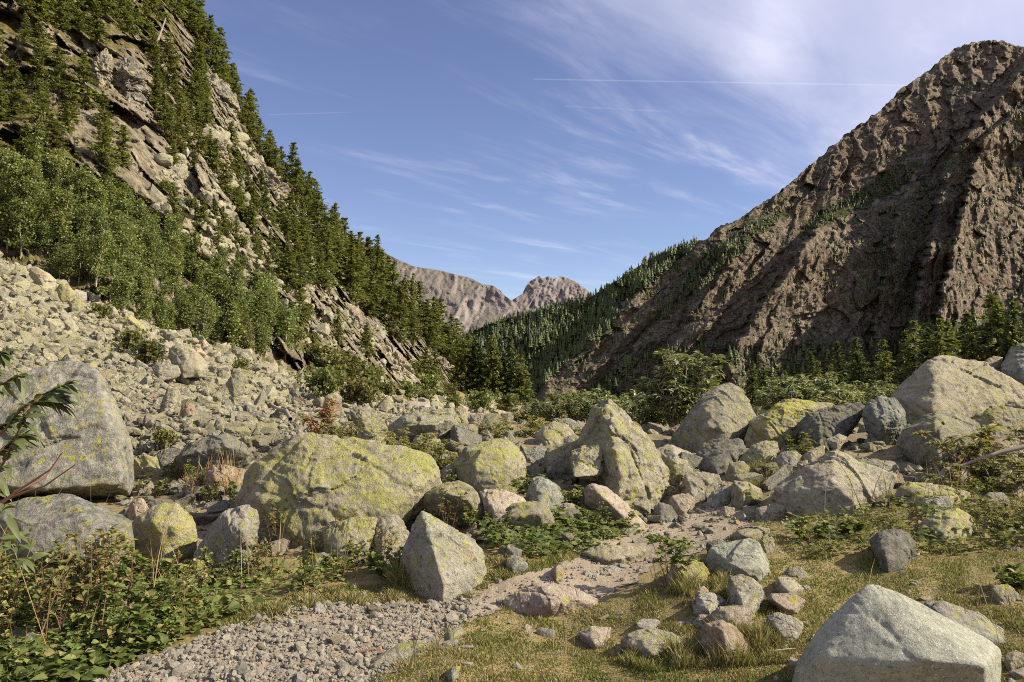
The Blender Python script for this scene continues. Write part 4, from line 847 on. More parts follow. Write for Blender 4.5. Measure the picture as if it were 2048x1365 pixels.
tag(link('pebbles', scatter('pebbles', PS3, gp, sz, RM['gravel'], rs, .3)), 'scattered pebbles in the short turf', None, None, 'stuff')
# single loose stones on the gravel
LOOSE = [(512, 1246, 5.0, .040, 'pale round stone lying at the left edge of the gravel'), (676, 1290, 4.75, .06, 'pinkish flat stone lying in the middle of the gravel'),
         (748, 1223, 5.5, .06, 'brownish angular stone at the far edge of the gravel'), (786, 1217, 5.6, .05, 'blue-grey angular stone at the far edge of the gravel'), (300, 1318, 4.4, .038, 'small bluish pebble at the near left edge of the gravel')]
for i, (x, y, D, s, lab) in enumerate(LOOSE):
    p = ground_at(x, y)[0]; ob = link('stone', protos[(i * 5 + 5) % 9].copy(), p + [0, 0, s * .4], sc=(s, s * .8, s * .7), rz=i); tag(ob, lab, 'stone')
    ob.data.materials[0] = RM[['white', 'pink', 'tan', 'green', 'grey'][i]]

# crags standing out of the hillside
CRAGS = [('Q','540,440 560,340 620,292 652,330 645,470 590,500 550,470','grey rock tower left of the dark cleft high on the hillside'),
 ('Q','648,490 668,350 720,325 800,395 835,500 845,610 770,600 700,570','pale rock buttress right of the dark cleft high on the hillside'),
 ('Q','1225,480 1232,450 1262,438 1302,500 1302,560 1370,620 1385,715 1340,745 1270,650 1280,560','tall rock pinnacle on the skyline of the hillside'),
 ('Q','1225,840 1250,800 1312,860 1342,950 1285,930','small rock knob under the skyline pinnacle'),
 ('Q','1395,1010 1450,985 1550,990 1605,1050 1672,1110 1695,1215 1620,1260 1540,1180 1480,1080','rounded rock crag on the skyline halfway down the hillside'),
 ('Q','725,1150 740,1100 800,1055 855,1120 925,1160 900,1240 800,1325 760,1260','smooth grey rock slab above the broadleaved saplings'),
 ('Q','1760,1290 1775,1265 1825,1270 1868,1350 1875,1450 1800,1400','rock rib on the skyline below the rounded crag'),
 ('Q','225,175 240,145 275,170 335,265 290,290 235,230','small slanting rock among the upper trees'),
 ('Q','480,215 530,238 565,290 545,305 500,285','small rock ledge above the grey tower'),
 ('C','415,960 450,870 520,850 580,900 650,970 690,1060 702,1150 600,1135 520,1050 480,1010','orange-streaked rounded rock bluff at the foot of the hillside'),
 ('C','240,630 300,615 370,680 430,760 470,820 505,865 430,905 330,860 280,760','sloping rock slab between two small larches'),
 ('C','800,930 850,940 930,1010 988,1110 965,1165 880,1100 820,1000','lowest rock rib of the hillside beside the dark larches')]
for k, (v, out, lab) in enumerate(CRAGS):
    a = tov(v, _o(out)); c = a.mean(0); X, tv = hill_pt([c[0]], [c[1]]); D = float(X[0, 1]) - 1.0
    me, c3 = rock_mesh('rock_outcrop', [rock_pts(v, out, D, {}, np.random.RandomState(900 + k))], 7, RM_CRAG, 900 + k, 3.6, 110, 9)
    tag(link('rock_outcrop', me, c3), lab, 'rock outcrop')
# broken stones on the hillside
pts = px_sample([(330,300),(420,150),(560,330),(690,560),(880,740),(930,850),(820,850),(640,720),(560,640),(420,560),(300,430)], 2600, rs)
X, tv = hill_pt(pts[:, 0], pts[:, 1]); sz = np.clip(rs.lognormal(-1.25, .55, len(X)), .1, 1.2)
tag(link('talus', scatter('talus', PS2, X, sz, RM['scree'], rs)), 'loose broken stones on the ledges of the hillside', None, None, 'stuff')
# ------------------------------------------------------------------ plants
def quads(c, dx, dy):
    """leaf quads: centres, half side vectors"""
    V = np.stack([c - dx - dy, c + dx - dy, c + dx + dy, c - dx + dy], 1).reshape(-1, 3)
    return V, np.arange(len(V)).reshape(-1, 4)
def unit(a): return a / (np.linalg.norm(a, axis=-1, keepdims=True) + 1e-9)
def tube(path, r, n=6):
    path = np.asarray(path, float); r = np.broadcast_to(r, len(path)); d = unit(np.gradient(path, axis=0))
    up = np.array([0.31, .22, .93]); a = unit(np.cross(d, up)); b = np.cross(d, a); k = np.linspace(0, 2 * math.pi, n, endpoint=False)
    V = path[:, None] + (np.cos(k)[None, :, None] * a[:, None] + np.sin(k)[None, :, None] * b[:, None]) * r[:, None, None]
    i = np.arange(len(path) - 1)[:, None] * n + np.arange(n)[None]; j = np.arange(len(path) - 1)[:, None] * n + (np.arange(n)[None] + 1) % n
    return V.reshape(-1, 3), np.stack([i, j, j + n, i + n], -1).reshape(-1, 4)
class Bag:
    def __init__(s): s.V = []; s.F = {}; s.n = 0
    def add(s, V, F):
        s.V.append(np.asarray(V)); s.F.setdefault(np.shape(F)[1], []).append(np.asarray(F) + s.n); s.n += len(V)
    def mesh(s, name, mat, smooth=False): return mesh_np(name, np.concatenate(s.V), [np.concatenate(f) for f in s.F.values()], mat, smooth)
def conifer_meshes(seed, H=8.0, wid=.20, dense=1.0, mat='larch', gaps=.15):
    rs = np.random.RandomState(seed); tr = Bag(); cr = Bag()
    zz = np.linspace(0, 1, 9); bend = np.cumsum(rs.normal(0, .012, (9, 2)), 0) * H * .35
    ax = np.stack([bend[:, 0], bend[:, 1], zz * H], 1); tr.add(*tube(ax, .016 * H * (1 - zz) ** .8 + .012, 7))
    L = int(30 * dense); C_, DX, DY = [], [], []
    for i in range(L):
        h = .07 + .93 * (i + rs.uniform(-.4, .4)) / L; h = min(max(h, .05), .99); p0 = np.array([np.interp(h, zz, ax[:, 0]), np.interp(h, zz, ax[:, 1]), h * H])
        nb = 5 if h < .8 else 4
        for b in range(nb):
            if rs.rand() < gaps: continue
            an = rs.uniform(0, 2 * math.pi); ln = wid * H * ((1 - h) ** .78 * (.55 + .45 * min(1, h * 5)) * rs.uniform(.55, 1.2)) + .12
            d = np.array([math.cos(an), math.sin(an), 0]); m = max(3, int(ln / .16)); k = np.linspace(.12, 1, m)
            rise = .28 * (h - .35); path = p0 + d * (ln * k)[:, None] + np.stack([0 * k, 0 * k, ln * (rise * k - .22 * k ** 2 + .10 * k ** 4)], 1)
            if ln > .5: tr.add(*tube(path[::max(1, m // 3)], np.linspace(.012, .004, len(path[::max(1, m // 3)])) * H / 8, 3))
            for rep in range(2):
                cc = path + rs.normal(0, .055 + .03 * ln, path.shape); cc[:, 2] -= abs(rs.normal(0, .05, m))
                dd = unit(d + rs.normal(0, .45, (m, 3))); nn = unit(np.array([0, 0, 1.0]) + rs.normal(0, .55, (m, 3))); s = unit(np.cross(nn, dd))
                sz = rs.uniform(.10, .21, (m, 1)) * (H / 8) ** .5; C_.append(cc); DX.append(dd * sz); DY.append(s * sz * .55)
    cr.add(*quads(np.concatenate(C_), np.concatenate(DX), np.concatenate(DY)))
    return tr.mesh('trunk', BK['bark']), cr.mesh('crown', LM[mat])
def broad_meshes(seed, H=4.0, rad=.9, n=2600, leaf=.055, mat='birch', stems=3, bark='pale'):
    rs = np.random.RandomState(seed); tr = Bag(); cr = Bag(); cl = []
    for s in range(stems):
        a = rs.uniform(0, 6.28); lean = rs.uniform(.02, .16) * H; hh = H * rs.uniform(.75, 1.0); k = np.linspace(0, 1, 7)
        pa = np.stack([math.cos(a) * lean * k ** 1.4, math.sin(a) * lean * k ** 1.4, hh * k], 1) + np.cumsum(rs.normal(0, .02 * H / 4, (7, 3)), 0); tr.add(*tube(pa, .012 * H * (1 - k * .9), 6))
        for b in range(11):
            kk = rs.uniform(.18, 1); p0 = np.array([np.interp(kk, k, pa[:, j]) for j in range(3)]); an = rs.uniform(0, 6.28)
            ln = rad * rs.uniform(.4, 1.0) * (1.15 - .75 * kk); e = p0 + np.array([math.cos(an) * ln, math.sin(an) * ln, ln * rs.uniform(.2, .9)]); tr.add(*tube([p0, (p0 + e) / 2 + [0, 0, -.03], e], [.006 * H, .004 * H, .002 * H], 4))
            for q in np.linspace(.35, 1.05, 4): cl.append(p0 + (e - p0) * q + rs.normal(0, .06, 3))
        for kk in np.linspace(.5, 1.02, 6): cl.append(np.array([np.interp(kk, k, pa[:, j]) for j in range(3)]))
    cl = np.array(cl); sz = rs.uniform(.10, .26, len(cl)) * (H / 4) ** .6; j = rs.randint(0, len(cl), n)
    c = cl[j] + rs.normal(0, 1, (n, 3)) * sz[j][:, None] * [1, 1, .8]
    c[:, 2] = np.abs(c[:, 2] - .05) + .05
    nn = unit(rs.normal(0, 1, (n, 3)) + [.2, -.2, .7]); d = unit(np.cross(nn, rs.normal(0, 1, (n, 3)))); s = np.cross(nn, d); l = rs.uniform(.7, 1.3, (n, 1)) * leaf
    cr.add(*quads(c, d * l, s * l * .7)); return tr.mesh('trunk', BK[bark]), cr.mesh('crown', LM[mat])
def leaf_strip(base, d, n, L, w, curl=.4, seg=3):
    """pointed curved leaves: base points, directions, normals, lengths, widths"""
    m = len(base); s = unit(np.cross(d, n)); k = np.linspace(0, 1, seg + 1); wk = np.array([.12] + [math.sin(math.pi * (.12 + .88 * x) ** .8) for x in k[1:-1]] + [.0])
    V = []
    for x, ww in zip(k, wk):
        p = base + d * (L * x)[:, None] - n * (L * curl * x * x)[:, None]
        fold = n * (w * .35 * ww)[:, None]
        V += [p + s * (w * ww)[:, None] + fold, p, p - s * (w * ww)[:, None] + fold]
    V = np.stack(V, 1); f = []
    for i in range(seg): f += [[3 * i, 3 * i + 1, 3 * i + 4, 3 * i + 3], [3 * i + 1, 3 * i + 2, 3 * i + 5, 3 * i + 4]]
    f = np.array(f); F_ = (f[None] + (np.arange(m) * V.shape[1])[:, None, None]).reshape(-1, 4); return V.reshape(-1, 3), F_
def shrub_meshes(seed, H=1.8, spread=.9, stems=16, leafL=.13, mat='willow', twigs=7, nl=11, bark='red', wl=.17, droop=.5, berries=0):
    """bushy shrub of many stems, long leaves in drooping whorls at the shoot ends"""
    rs = np.random.RandomState(seed); st = Bag(); lv = Bag(); be = Bag(); B, D_, N_ = [], [], []
    for i in range(stems):
        a = rs.uniform(0, 6.28); r0 = rs.uniform(0, .25) * spread; r1 = spread * math.sqrt(rs.uniform(.02, 1)); hh = H * rs.uniform(.6, 1.0) * (1 - .35 * (r1 / spread) ** 2); k = np.linspace(0, 1, 6)
        x = r0 + (r1 - r0) * k ** 1.2; pa = np.stack([np.cos(a) * x, np.sin(a) * x, hh * k], 1) + np.cumsum(rs.normal(0, .012 * H, (6, 3)), 0) * k[:, None]; st.add(*tube(pa, np.linspace(.009, .003, 6) * H, 5))
        ends = [(pa[-1], unit(pa[-1] - pa[-2]))]
        for b in range(twigs):
            kk = rs.uniform(.3, .98); p0 = np.array([np.interp(kk, k, pa[:, j]) for j in range(3)]); an = rs.uniform(0, 6.28); dd = unit(np.array([math.cos(an), math.sin(an), rs.uniform(.3, 1.2)])); ln = H * rs.uniform(.07, .2); e = p0 + dd * ln
            st.add(*tube([p0, (p0 + e) / 2 + [0, 0, -.01], e], [.004 * H, .003 * H, .0015 * H], 4)); ends.append((e, dd))
            B.append(p0 + (e - p0) * rs.uniform(.2, .9, (3, 1))); D_.append(unit(dd + rs.normal(0, .7, (3, 3)))); N_.append(unit(np.array([0, 0, 1.]) + rs.normal(0, .4, (3, 3))))
        for e, dd in ends:
            an = rs.uniform(0, 6.28, nl); out = np.stack([np.cos(an), np.sin(an), rs.uniform(-.25, .75, nl)], 1); d = unit(out + dd * .5); B.append(e + dd * rs.uniform(-.08, .0, (nl, 1)) * H * .6); D_.append(d)
            N_.append(unit(np.array([0, 0, 1.]) + .25 * rs.normal(0, 1, (nl, 3)) - d * d[:, 2:3] * .5))
            if berries and rs.rand() < berries:
                c = e + rs.normal(0, .03, (14, 3)); V, f = ico(1)
                for q in c: be.add(V * .009 + q, f)
    B = np.concatenate(B); D_ = np.concatenate(D_); N_ = np.concatenate(N_); L = leafL * rs.uniform(.6, 1.15, len(B)); lv.add(*leaf_strip(B, D_, N_, L, L * wl, droop))
    return st.mesh('stems', BK[bark]), lv.mesh('leaves', LM[mat]), (be.mesh('berries', LM['redleaf']) if be.n else None)
def make_tree(name, cat, meshes, loc, rz, sc, label, group=None):
    e = bpy.data.objects.new(name, None); COL.objects.link(e); e.location = loc; e.rotation_euler = (0, 0, rz); e.scale = sc if hasattr(sc, '__len__') else (sc, sc, sc); tag(e, label, cat, group)
    for n_, m in meshes: 
        if m: link(n_, m, parent=e)
    return e
rs = np.random.RandomState(21)
class Stock:
    """a few trees of one kind; the first use of each builds it, later uses copy it"""
    def __init__(s, name, cat, kinds): s.name = name; s.cat = cat; s.kinds = kinds; s.first = {}
    def put(s, loc, rz, sc, label, group=None, k=None):
        k = rs.randint(len(s.kinds)) if k is None else k % len(s.kinds)
        if k not in s.first: s.first[k] = make_tree(s.name, s.cat, s.kinds[k], loc, rz, sc, label, group); return s.first[k]
        r = dup(s.first[k], loc, rz, sc, label); r.rotation_euler = (rs.normal(0, .05), rs.normal(0, .05), rz)
        if group: r['group'] = group
        elif 'group' in r: del r['group']
        return r
def con(seed, **k): a, b = conifer_meshes(seed, **k); return [('trunk', a), ('crown', b)]
def bro(seed, **k): a, b = broad_meshes(seed, **k); return [('trunk', a), ('crown', b)]
def shr(seed, **k): a, b, c = shrub_meshes(seed, **k); return [('stems', a), ('leaves', b), ('berries', c)]
LARCH = Stock('larch', 'larch', [con(1, wid=.27), con(2, wid=.23), con(3, wid=.31, gaps=.35), con(4, wid=.22, gaps=.3), con(5, wid=.33, dense=.9, gaps=.25), con(6, wid=.20)])
DARKF = Stock('conifer', 'conifer', [con(11, mat='fir', wid=.25, dense=1.2), con(12, mat='fir', wid=.22, dense=1.2), con(13, mat='larch', wid=.28, gaps=.25), con(14, mat='fir', wid=.19)])
SAPL = Stock('broadleaf_sapling', 'sapling', [bro(31, rad=.6), bro(32, rad=.45, stems=2, n=2000), bro(33, rad=.75, stems=4), bro(34, H=4.6, rad=.5, n=2200), bro(35, rad=.8, n=2800), bro(36, H=4.0, rad=.4, stems=1, n=1500)])
def on_hill(px, py, h_px, stock, label, group, lean=0):
    X, tv = hill_pt([px], [py]); X = X[0]; H = h_px * X[1] / F; k = rs.randint(len(stock.kinds)); base = 8.0 if stock is not SAPL else 4.2
    w = rs.uniform(.9, 1.5) if stock is LARCH else rs.uniform(.85, 1.25); stock.put(X - [0, 0, .03 * H], rs.uniform(0, 6.28), (H / base * w, H / base * w, H / base), label, group, k)
def fill(poly, n, gap, hmin, hmax, stock, label, group, gapy=.6):
    q = px_sample(poly, n * 12, rs); done = np.zeros((0, 2))
    for p in q:
        if len(done) >= n: break
        if len(done) and np.min(np.hypot((done[:, 0] - p[0]), (done[:, 1] - p[1]) * gapy)) < gap: continue
        done = np.vstack([done, p]); on_hill(p[0], p[1], rs.uniform(hmin, hmax), stock, label, group)
# skyline larches, from the top of the picture down to the valley
skx = np.concatenate([np.linspace(345, 450, 9), np.linspace(455, 1000, 58)])
for x in skx:
    x = x + rs.normal(0, 4); y = np.interp(x, [345,385,430,492,540,592,640,690,740,790,850,905,955,1020], [-20,55,145,250,325,388,455,515,565,610,665,720,775,835]) + rs.uniform(4, 26)
    if 425 < x < 470 and y < 215 and rs.rand() < .55: continue
    on_hill(x, y, rs.uniform(60, 108) * (1.0 if x < 700 else 1.12), LARCH, 'dark larch standing along the skyline of the left hillside', 'larches along the skyline of the left hillside')
G2 = ('larch growing on the dark wooded top of the left hillside', 'larches on the wooded top of the left hillside')
fill([(0,-30),(370,-30),(400,60),(440,150),(420,215),(335,170),(270,95),(200,90),(120,110),(40,60)], 29, 21, 75, 115, LARCH, *G2)
G3 = ('larch in the upper left wood above the broadleaved saplings', 'larches in the upper left wood')
fill([(-40,60),(100,90),(150,140),(200,210),(235,300),(280,420),(230,470),(120,420),(-40,400)], 33, 24, 70, 125, LARCH, *G3)
G4 = ('larch on a ledge in the middle of the rocky hillside', 'larches on ledges of the rocky hillside')
fill([(300,170),(400,190),(440,260),(445,300),(400,330),(340,300),(310,240)], 18, 15, 55, 85, LARCH, *G4)
for x, y, h in [(352,432,70),(345,335,60),(420,330,55),(425,440,50),(405,450,60),(445,375,45),(470,420,50),(505,480,75),(515,520,60),(480,340,40),(500,310,45),(300,430,60),(290,520,65),(560,560,90),(580,590,100),(600,600,90),(545,480,70),(525,440,55),(460,300,60),(440,530,40),(520,595,45)]:
    on_hill(x, y, h, LARCH, *G4)
G5 = ('larch in the dense band below the skyline, above the grassy bank', 'larches in the dense band above the grassy bank')
fill([(480,330),(560,420),(620,520),(560,600),(470,560),(400,470),(380,360)], 26, 20, 40, 75, LARCH, *G4)
fill([(560,470),(640,480),(700,540),(790,640),(880,710),(920,770),(860,720),(780,680),(700,610),(640,590),(570,540)], 34, 19, 85, 125, LARCH, *G5)
SINGLE = [(600,655,80,'small larch standing alone at the upper end of the grassy bank'), (676,690,78,'bushy larch at the left end of the sloping rock slab'), (730,712,66,'low bushy larch leaning over the sloping rock slab'), (870,790,95,'bushy dark larch between the rounded bluff and the lowest rock rib'), (845,770,80,'slim larch right beside the rounded bluff'), (905,830,60,'small larch at the foot of the lowest rock rib')]
for x, y, h, lab in SINGLE: on_hill(x, y, h, LARCH, lab, None)
# larches in the valley bottom, past the boulders
G6 = ('dark larch in the valley bottom behind the boulder field', 'dark larches in the valley bottom')
for x, y, h in [(930,800,130),(950,815,150),(965,820,120),(985,822,150),(1005,822,120),(1020,825,165),(1040,828,130),(975,800,140),(945,790,110),(1055,832,90),(915,780,110)]:
    D = 165; p = P(x, y, D); DARKF.put(p - [0, 0, 1.0], rs.uniform(0, 6.28), h * D / F / 8, *G6)
G7 = ('dark conifer standing behind the boulders at the right', 'dark conifers behind the boulders at the right')
for x in np.concatenate([np.linspace(1450, 2080, 44), np.linspace(1230, 1450, 7)]):
    x += rs.normal(0, 10); D = rs.uniform(105, 165); top = np.interp(x, [1230,1450,1560,1640,1700,1800,1900,2000,2080], [790,735,735,705,690,668,640,610,590]) + rs.uniform(-15, 35); base = 815
    DARKF.put(P(x, base, D), rs.uniform(0, 6.28), (base - top) * D / F / 8, *G7)
for x, top in [(1990,585),(2045,600),(1830,640),(1955,640),(2100,560)]: DARKF.put(P(x, 815, 120), rs.uniform(0, 6.28), (815 - top) * 120 / F / 8, 'tall dark conifer rising above the slanting boulder at right', 'tall dark conifers above the slanting boulder', 2)
# broadleaved saplings above the scree
G8 = ('leafy green sapling in the thicket above the scree', 'leafy saplings in the thicket above the scree')
SAPZ = [(-30,400),(90,390),(180,420),(260,450),(330,500),(420,570),(520,640),(575,690),(600,735),(500,728),(430,715),(330,685),(240,640),(150,585),(70,535),(-30,500)]
fill(SAPZ, 92, 17, 80, 128, SAPL, *G8)
for x, y, h in [(30,420,130),(110,400,120),(170,380,110),(60,350,100),(215,420,120),(130,330,90)]: on_hill(x, y, h, SAPL, 'pale leafy sapling among larches at the upper left', 'pale leafy saplings among the upper left larches')
# scrub on the grassy bank and the ledges
SCRUB = Stock('bush', 'bush', [bro(51, H=1.6, rad=1.3, n=1800, leaf=.07, mat='scrub', stems=6), bro(52, H=1.4, rad=1.6, n=1900, leaf=.07, mat='birch', stems=6), bro(53, H=1.2, rad=1.1, n=1500, leaf=.06, mat='larch', stems=5)])
G9 = ('low rounded bush on the rocky hillside', 'low bushes on the rocky hillside')
for x, y, h in [(640,745,50),(665,770,55),(700,775,60),(730,790,55),(680,735,35),(745,770,40),(620,700,35),(790,690,30),(760,640,40),(520,585,35),(540,600,30),(470,560,25),(480,500,25),(610,640,30),(450,470,28),(380,420,28),(900,800,35),(830,760,40),(850,800,45),(820,800,30),(880,835,30),(930,840,35),(770,800,30),(440,340,25),(350,300,28),(550,640,35),(330,390,30),(590,690,32)]:
    X, tv = hill_pt([x], [y]); X = X[0]; H = h * X[1] / F; SCRUB.put(X, rs.uniform(0, 6.28), H / 1.5, *G9)
def on_ground(px, py, D=None):
    if D is None: return ground_at(px, py)[0]
    X = (px - 1024) / F * D; return np.array([X, D, float(ground(np.array([X]), np.array([D]))[0])])
for x, y, h, k, lab in [(262,718,45,0,'brownish bush growing on the scree under the saplings'), (300,735,50,0,'olive bush growing on the scree left of its largest block'), (480,752,32,0,'small olive bush at the upper rim of the scree'), (330,902,38,0,'low brown tussock at the foot of the scree'), (650,810,60,1,'dense green bush at the upper rim of the scree'), (720,822,60,0,'reddish-green bush at the end of the scree'), (200,640,30,0,'little olive bush at the upper rim of the scree near the saplings'), (905,822,34,2,'low dark bush at the end of the scree below the lowest rock rib'), (960,828,40,1,'green bush at the valley edge behind the white and dark red stone'), (1015,830,36,0,'brownish bush at the valley edge left of the dark shrub'), (850,818,30,0,'brownish bush below the orange-streaked bluff')]:
    p = on_ground(x, y); H = h * p[1] / F; SCRUB.put(p, rs.uniform(0, 6.28), H / 1.5, lab, None, k)

# long-leaved shrubs behind and between the boulders: position, distance, height in picture rows, kind
SHRUB = Stock('shrub', 'shrub', [shr(61, H=1.9, spread=.78, stems=30, twigs=10, nl=13, leafL=.17, wl=.19, bark='pale'), shr(62, H=1.3, spread=1.1, stems=28, twigs=9, nl=12, leafL=.16, wl=.19, bark='pale'), shr(63, H=.9, spread=1.1, stems=22, twigs=8, nl=11, mat='autumn', leafL=.12, bark='red'), shr(64, H=1.5, spread=.9, stems=24, twigs=9, nl=12, leafL=.16, wl=.19, mat='willow', bark='pale')])
HS_ = [1.9, 1.3, .9, 1.5]
for x, y, D, h, k, lab in [
  (1365,880,15.5,195,0,'tall long-leaved shrub with pale leaves beside the big upright boulder'),
  (1305,870,16.5,95,3,'low part of the long-leaved thicket left of the tall shrub'),
  (1570,850,17,108,3,'long-leaved shrub between two lichen boulders at right'),
  (1625,850,17.5,112,3,'bushy long-leaved shrub behind the jagged lichen boulder'),
  (1700,840,18,82,1,'low spreading shrub behind the dark speckled boulder'),
  (1775,835,18.5,80,1,'low spreading shrub at the left foot of the slanting boulder'),
  (1130,860,18,85,1,'dark green wide shrub behind the tall pointed boulder'),
  (1180,860,19,88,1,'green shrub just left of the tip of the pointed boulder'),
  (1240,855,18,75,1,'green shrub just right of the tip of the pointed boulder'),
  (1080,865,20,70,1,'dark shrub in front of the valley larches'),
  (1040,905,12.6,82,2,'orange-tinged shrub behind the round lichen boulder'),
  (965,905,13.2,52,2,'yellowish low shrub in front of the white and dark red stone'),
  (1095,900,12.3,70,2,'reddish-leaved shrub left of the tall pointed boulder'),
  (815,905,11,52,2,'small shrub on top of the biggest yellow boulder\'s rear edge'),
  (890,925,10,45,2,'low yellow-green shrub left of the round lichen boulder'),
  (690,885,12.5,45,2,'small red-berried shrub behind the biggest yellow boulder'),
  (1420,880,13.5,60,3,'shrub sprig left of the big upright boulder'),
  (2010,985,8.9,150,2,'yellowing shrub at the right edge between two boulders'),
  (1950,1005,8.4,95,2,'thin yellowing shrub in front of the rounded grey boulder'),
  (2045,1075,7.0,90,2,'leafy shrub on the meadow at the right edge')]:
    p = on_ground(x, y, D); zt = P(x, y - h, D)[2]; zb = min(p[2], P(x, y, D)[2]) - .05; p[2] = zb; H = zt - zb
    SHRUB.put(p, rs.uniform(0, 6.28), H / HS_[k], lab, None, k)
a = shrub_meshes(71, H=.95, spread=.28, stems=5, mat='autumn', leafL=.10, berries=.8, twigs=6)
make_tree('sapling', 'sapling', [('stems', a[0]), ('leaves', a[1]), ('berries', a[2])], on_ground(632, 885, 12), 0, 1.0, 'slender young tree with orange-red berries at the foot of the scree')
a = shrub_meshes(72, H=.42, spread=.22, stems=7, mat='herb', leafL=.050, twigs=5, nl=6, wl=.35, droop=.25)
make_tree('sapling', 'sapling', [('stems', a[0]), ('leaves', a[1])], on_ground(1338, 1160, 5.75), 0, 1.0, 'thin shrub with reddish stems growing in the middle of the path')
for i, (x, y, D, h, lab) in enumerate([(1590,912,10.2,70,'small yellow-green shrub on the pale stone below the dark boulder'), (1065,1000,8.5,55,'small green shrub between round boulder and greenish wedge'), (1160,1020,8.4,60,'dark little shrub in the gap left of the pinkish slab'), (1620,1095,6.8,45,'leafy green plant clump in the dry meadow'), (1690,1085,6.9,40,'leafy plant clump by the half-buried lichen hump'), (2020,1215,5.2,45,'low plant in the meadow at the right edge')]):
    a = shrub_meshes(80 + i, H=h * D / F, spread=.55 * h * D / F + .08, stems=9, mat='herb', leafL=.055, twigs=4, nl=6, wl=.33, droop=.25)
    make_tree('shrub', 'shrub', [('stems', a[0]), ('leaves', a[1])], on_ground(x, y, D), 0, 1.0, lab)

# the branch that leans in at the left edge, close to the camera
def near_branch():
    rs = np.random.RandomState(9); st = Bag(); B, D_, N_ = [], [], []
    DD = 2.9
    stems = ['-60,1080 0,1010 30,985 70,960 100,940 125,905', '-60,1000 -10,960 10,920 30,880 42,850 48,830', '-40,900 10,860 40,820 70,800 95,785 140,765',
             '30,985 60,970 90,955 110,930 122,908', '-60,830 -30,790 0,770 25,760 40,752', '-80,760 -30,735 0,712 10,705', '48,830 60,812 80,798 105,800 125,812', '-60,1040 10,1000 50,985 90,972 150,930', '-30,940 0,905 25,880 50,870', '-60,900 -20,870 10,850 20,835']
    lead = [0, 26, 42, 0, 24, 26, 24, 0, 24, 26]
    for s, nl in zip(stems, lead):
        a = np.array(_o(s)); D = DD + rs.uniform(-.25, .25); p = P(a[:, 0], a[:, 1], D + np.linspace(0, rs.uniform(-.2, .2), len(a))); st.add(*tube(p, np.linspace(.006, .002, len(a)), 6))
        if nl:
            k = np.linspace(.25, 1, nl) * (len(a) - 1); i = np.clip(k.astype(int), 0, len(a) - 2); f = (k - i)[:, None]; b = p[i] * (1 - f) + p[i + 1] * f
            t_ = unit(p[i + 1] - p[i]); sd = np.where(np.arange(nl) % 2 == 0, 1, -1)[:, None] * np.array([[.25, -.25, .55]])
            d = unit(t_ * .75 + np.array([.42, 0, 0]) + sd * rs.uniform(.4, 1.1, (nl, 1)) + rs.normal(0, .35, (nl, 3))); B.append(b); D_.append(d); N_.append(unit(np.array([.1, -.25, 1.]) + rs.normal(0, .35, (nl, 3))))
    B.append(np.concatenate([P(np.linspace(-70, 30, 70) + rs.normal(0, 16, 70), np.linspace(840, 1140, 70) + rs.normal(0, 14, 70), DD + rs.uniform(-.3, .3, 70))])); D_.append(unit(np.array([.7, -.1, .1]) + rs.normal(0, .55, (70, 3)))); N_.append(unit(np.array([.1, -.2, 1.]) + rs.normal(0, .4, (70, 3))))
    B = np.concatenate(B); D_ = np.concatenate(D_); N_ = np.concatenate(N_); L = rs.uniform(.045, .088, len(B)); lv = Bag(); lv.add(*leaf_strip(B, D_, N_, L, L * .17, .45, 6))
    return st.mesh('stems', BK['red']), lv.mesh('leaves', LM['branch'], True)
a = near_branch(); make_tree('shrub', 'shrub', [('stems', a[0]), ('leaves', a[1])], (0, 0, 0), 0, 1.0, 'near shrub branch with curled long leaves reaching in from the left edge')

# bramble canes along the path, low leaves, grass
BRAM = Stock('bramble', 'bramble', [shr(91, H=.55, spread=.28, stems=7, mat='herb', leafL=.050, twigs=8, nl=6, wl=.36, droop=.25), shr(92, H=.40, spread=.35, stems=8, mat='herb', leafL=.055, twigs=7, nl=6, wl=.36, droop=.2), shr(93, H=.65, spread=.25, stems=6, mat='autumn', leafL=.046, twigs=7, nl=6, wl=.34, droop=.25)])
BZ = [(-60,1120),(120,1110),(280,1130),(400,1150),(520,1120),(640,1110),(740,1120),(790,1160),(640,1195),(500,1225),(420,1250),(330,1300),(180,1345),(-60,1360)]
for q in px_sample(BZ, 62, rs):
    p = ground_at(q[0], q[1])[0]; s = rs.uniform(.5, 1.0) * (1.1 if q[0] < 330 else .72)
    BRAM.put(p - [0, 0, .03], rs.uniform(0, 6.28), s, 'leafy bramble with reddish canes beside the gravel path', 'brambles beside the gravel path')
for x, y in [(900,1065),(950,1060),(860,1070),(1000,1085),(690,1110),(770,1130),(1190,1065),(1240,1060),(480,1010),(430,1000),(400,985),(350,965),(310,1000),(450,960),(560,1095),(900,1020),(880,1005)]:
    p = on_ground(x, y); BRAM.put(p, rs.uniform(0, 6.28), rs.uniform(.5, .75), 'small bramble tuft growing between the boulders', 'small bramble tufts between the boulders')
def ground_leaves(name, poly, n, L0, L1, mat, h, seed, label, wl=.42):
    rs = np.random.RandomState(seed); q = px_sample(poly, n, rs); nn = noise3(np.stack([q[:, 0] / 40, q[:, 1] / 22, 0 * q[:, 0] + seed], -1)); q = q[nn > -.28]
    p = ground_at(q[:, 0], q[:, 1]); p[:, 2] += rs.uniform(0, h, len(p)) ** 1.0; m = len(p); an = rs.uniform(0, 6.28, m)
    d = unit(np.stack([np.cos(an), np.sin(an), rs.uniform(-.1, .6, m)], 1)); nrm = unit(np.array([0, 0, 1.]) + rs.normal(0, .4, (m, 3))); L = rs.uniform(L0, L1, m); b = Bag(); b.add(*leaf_strip(p, d, nrm, L, L * wl, .25))
    tag(link(name, b.mesh(name, LM[mat])), label, None, None, 'stuff')
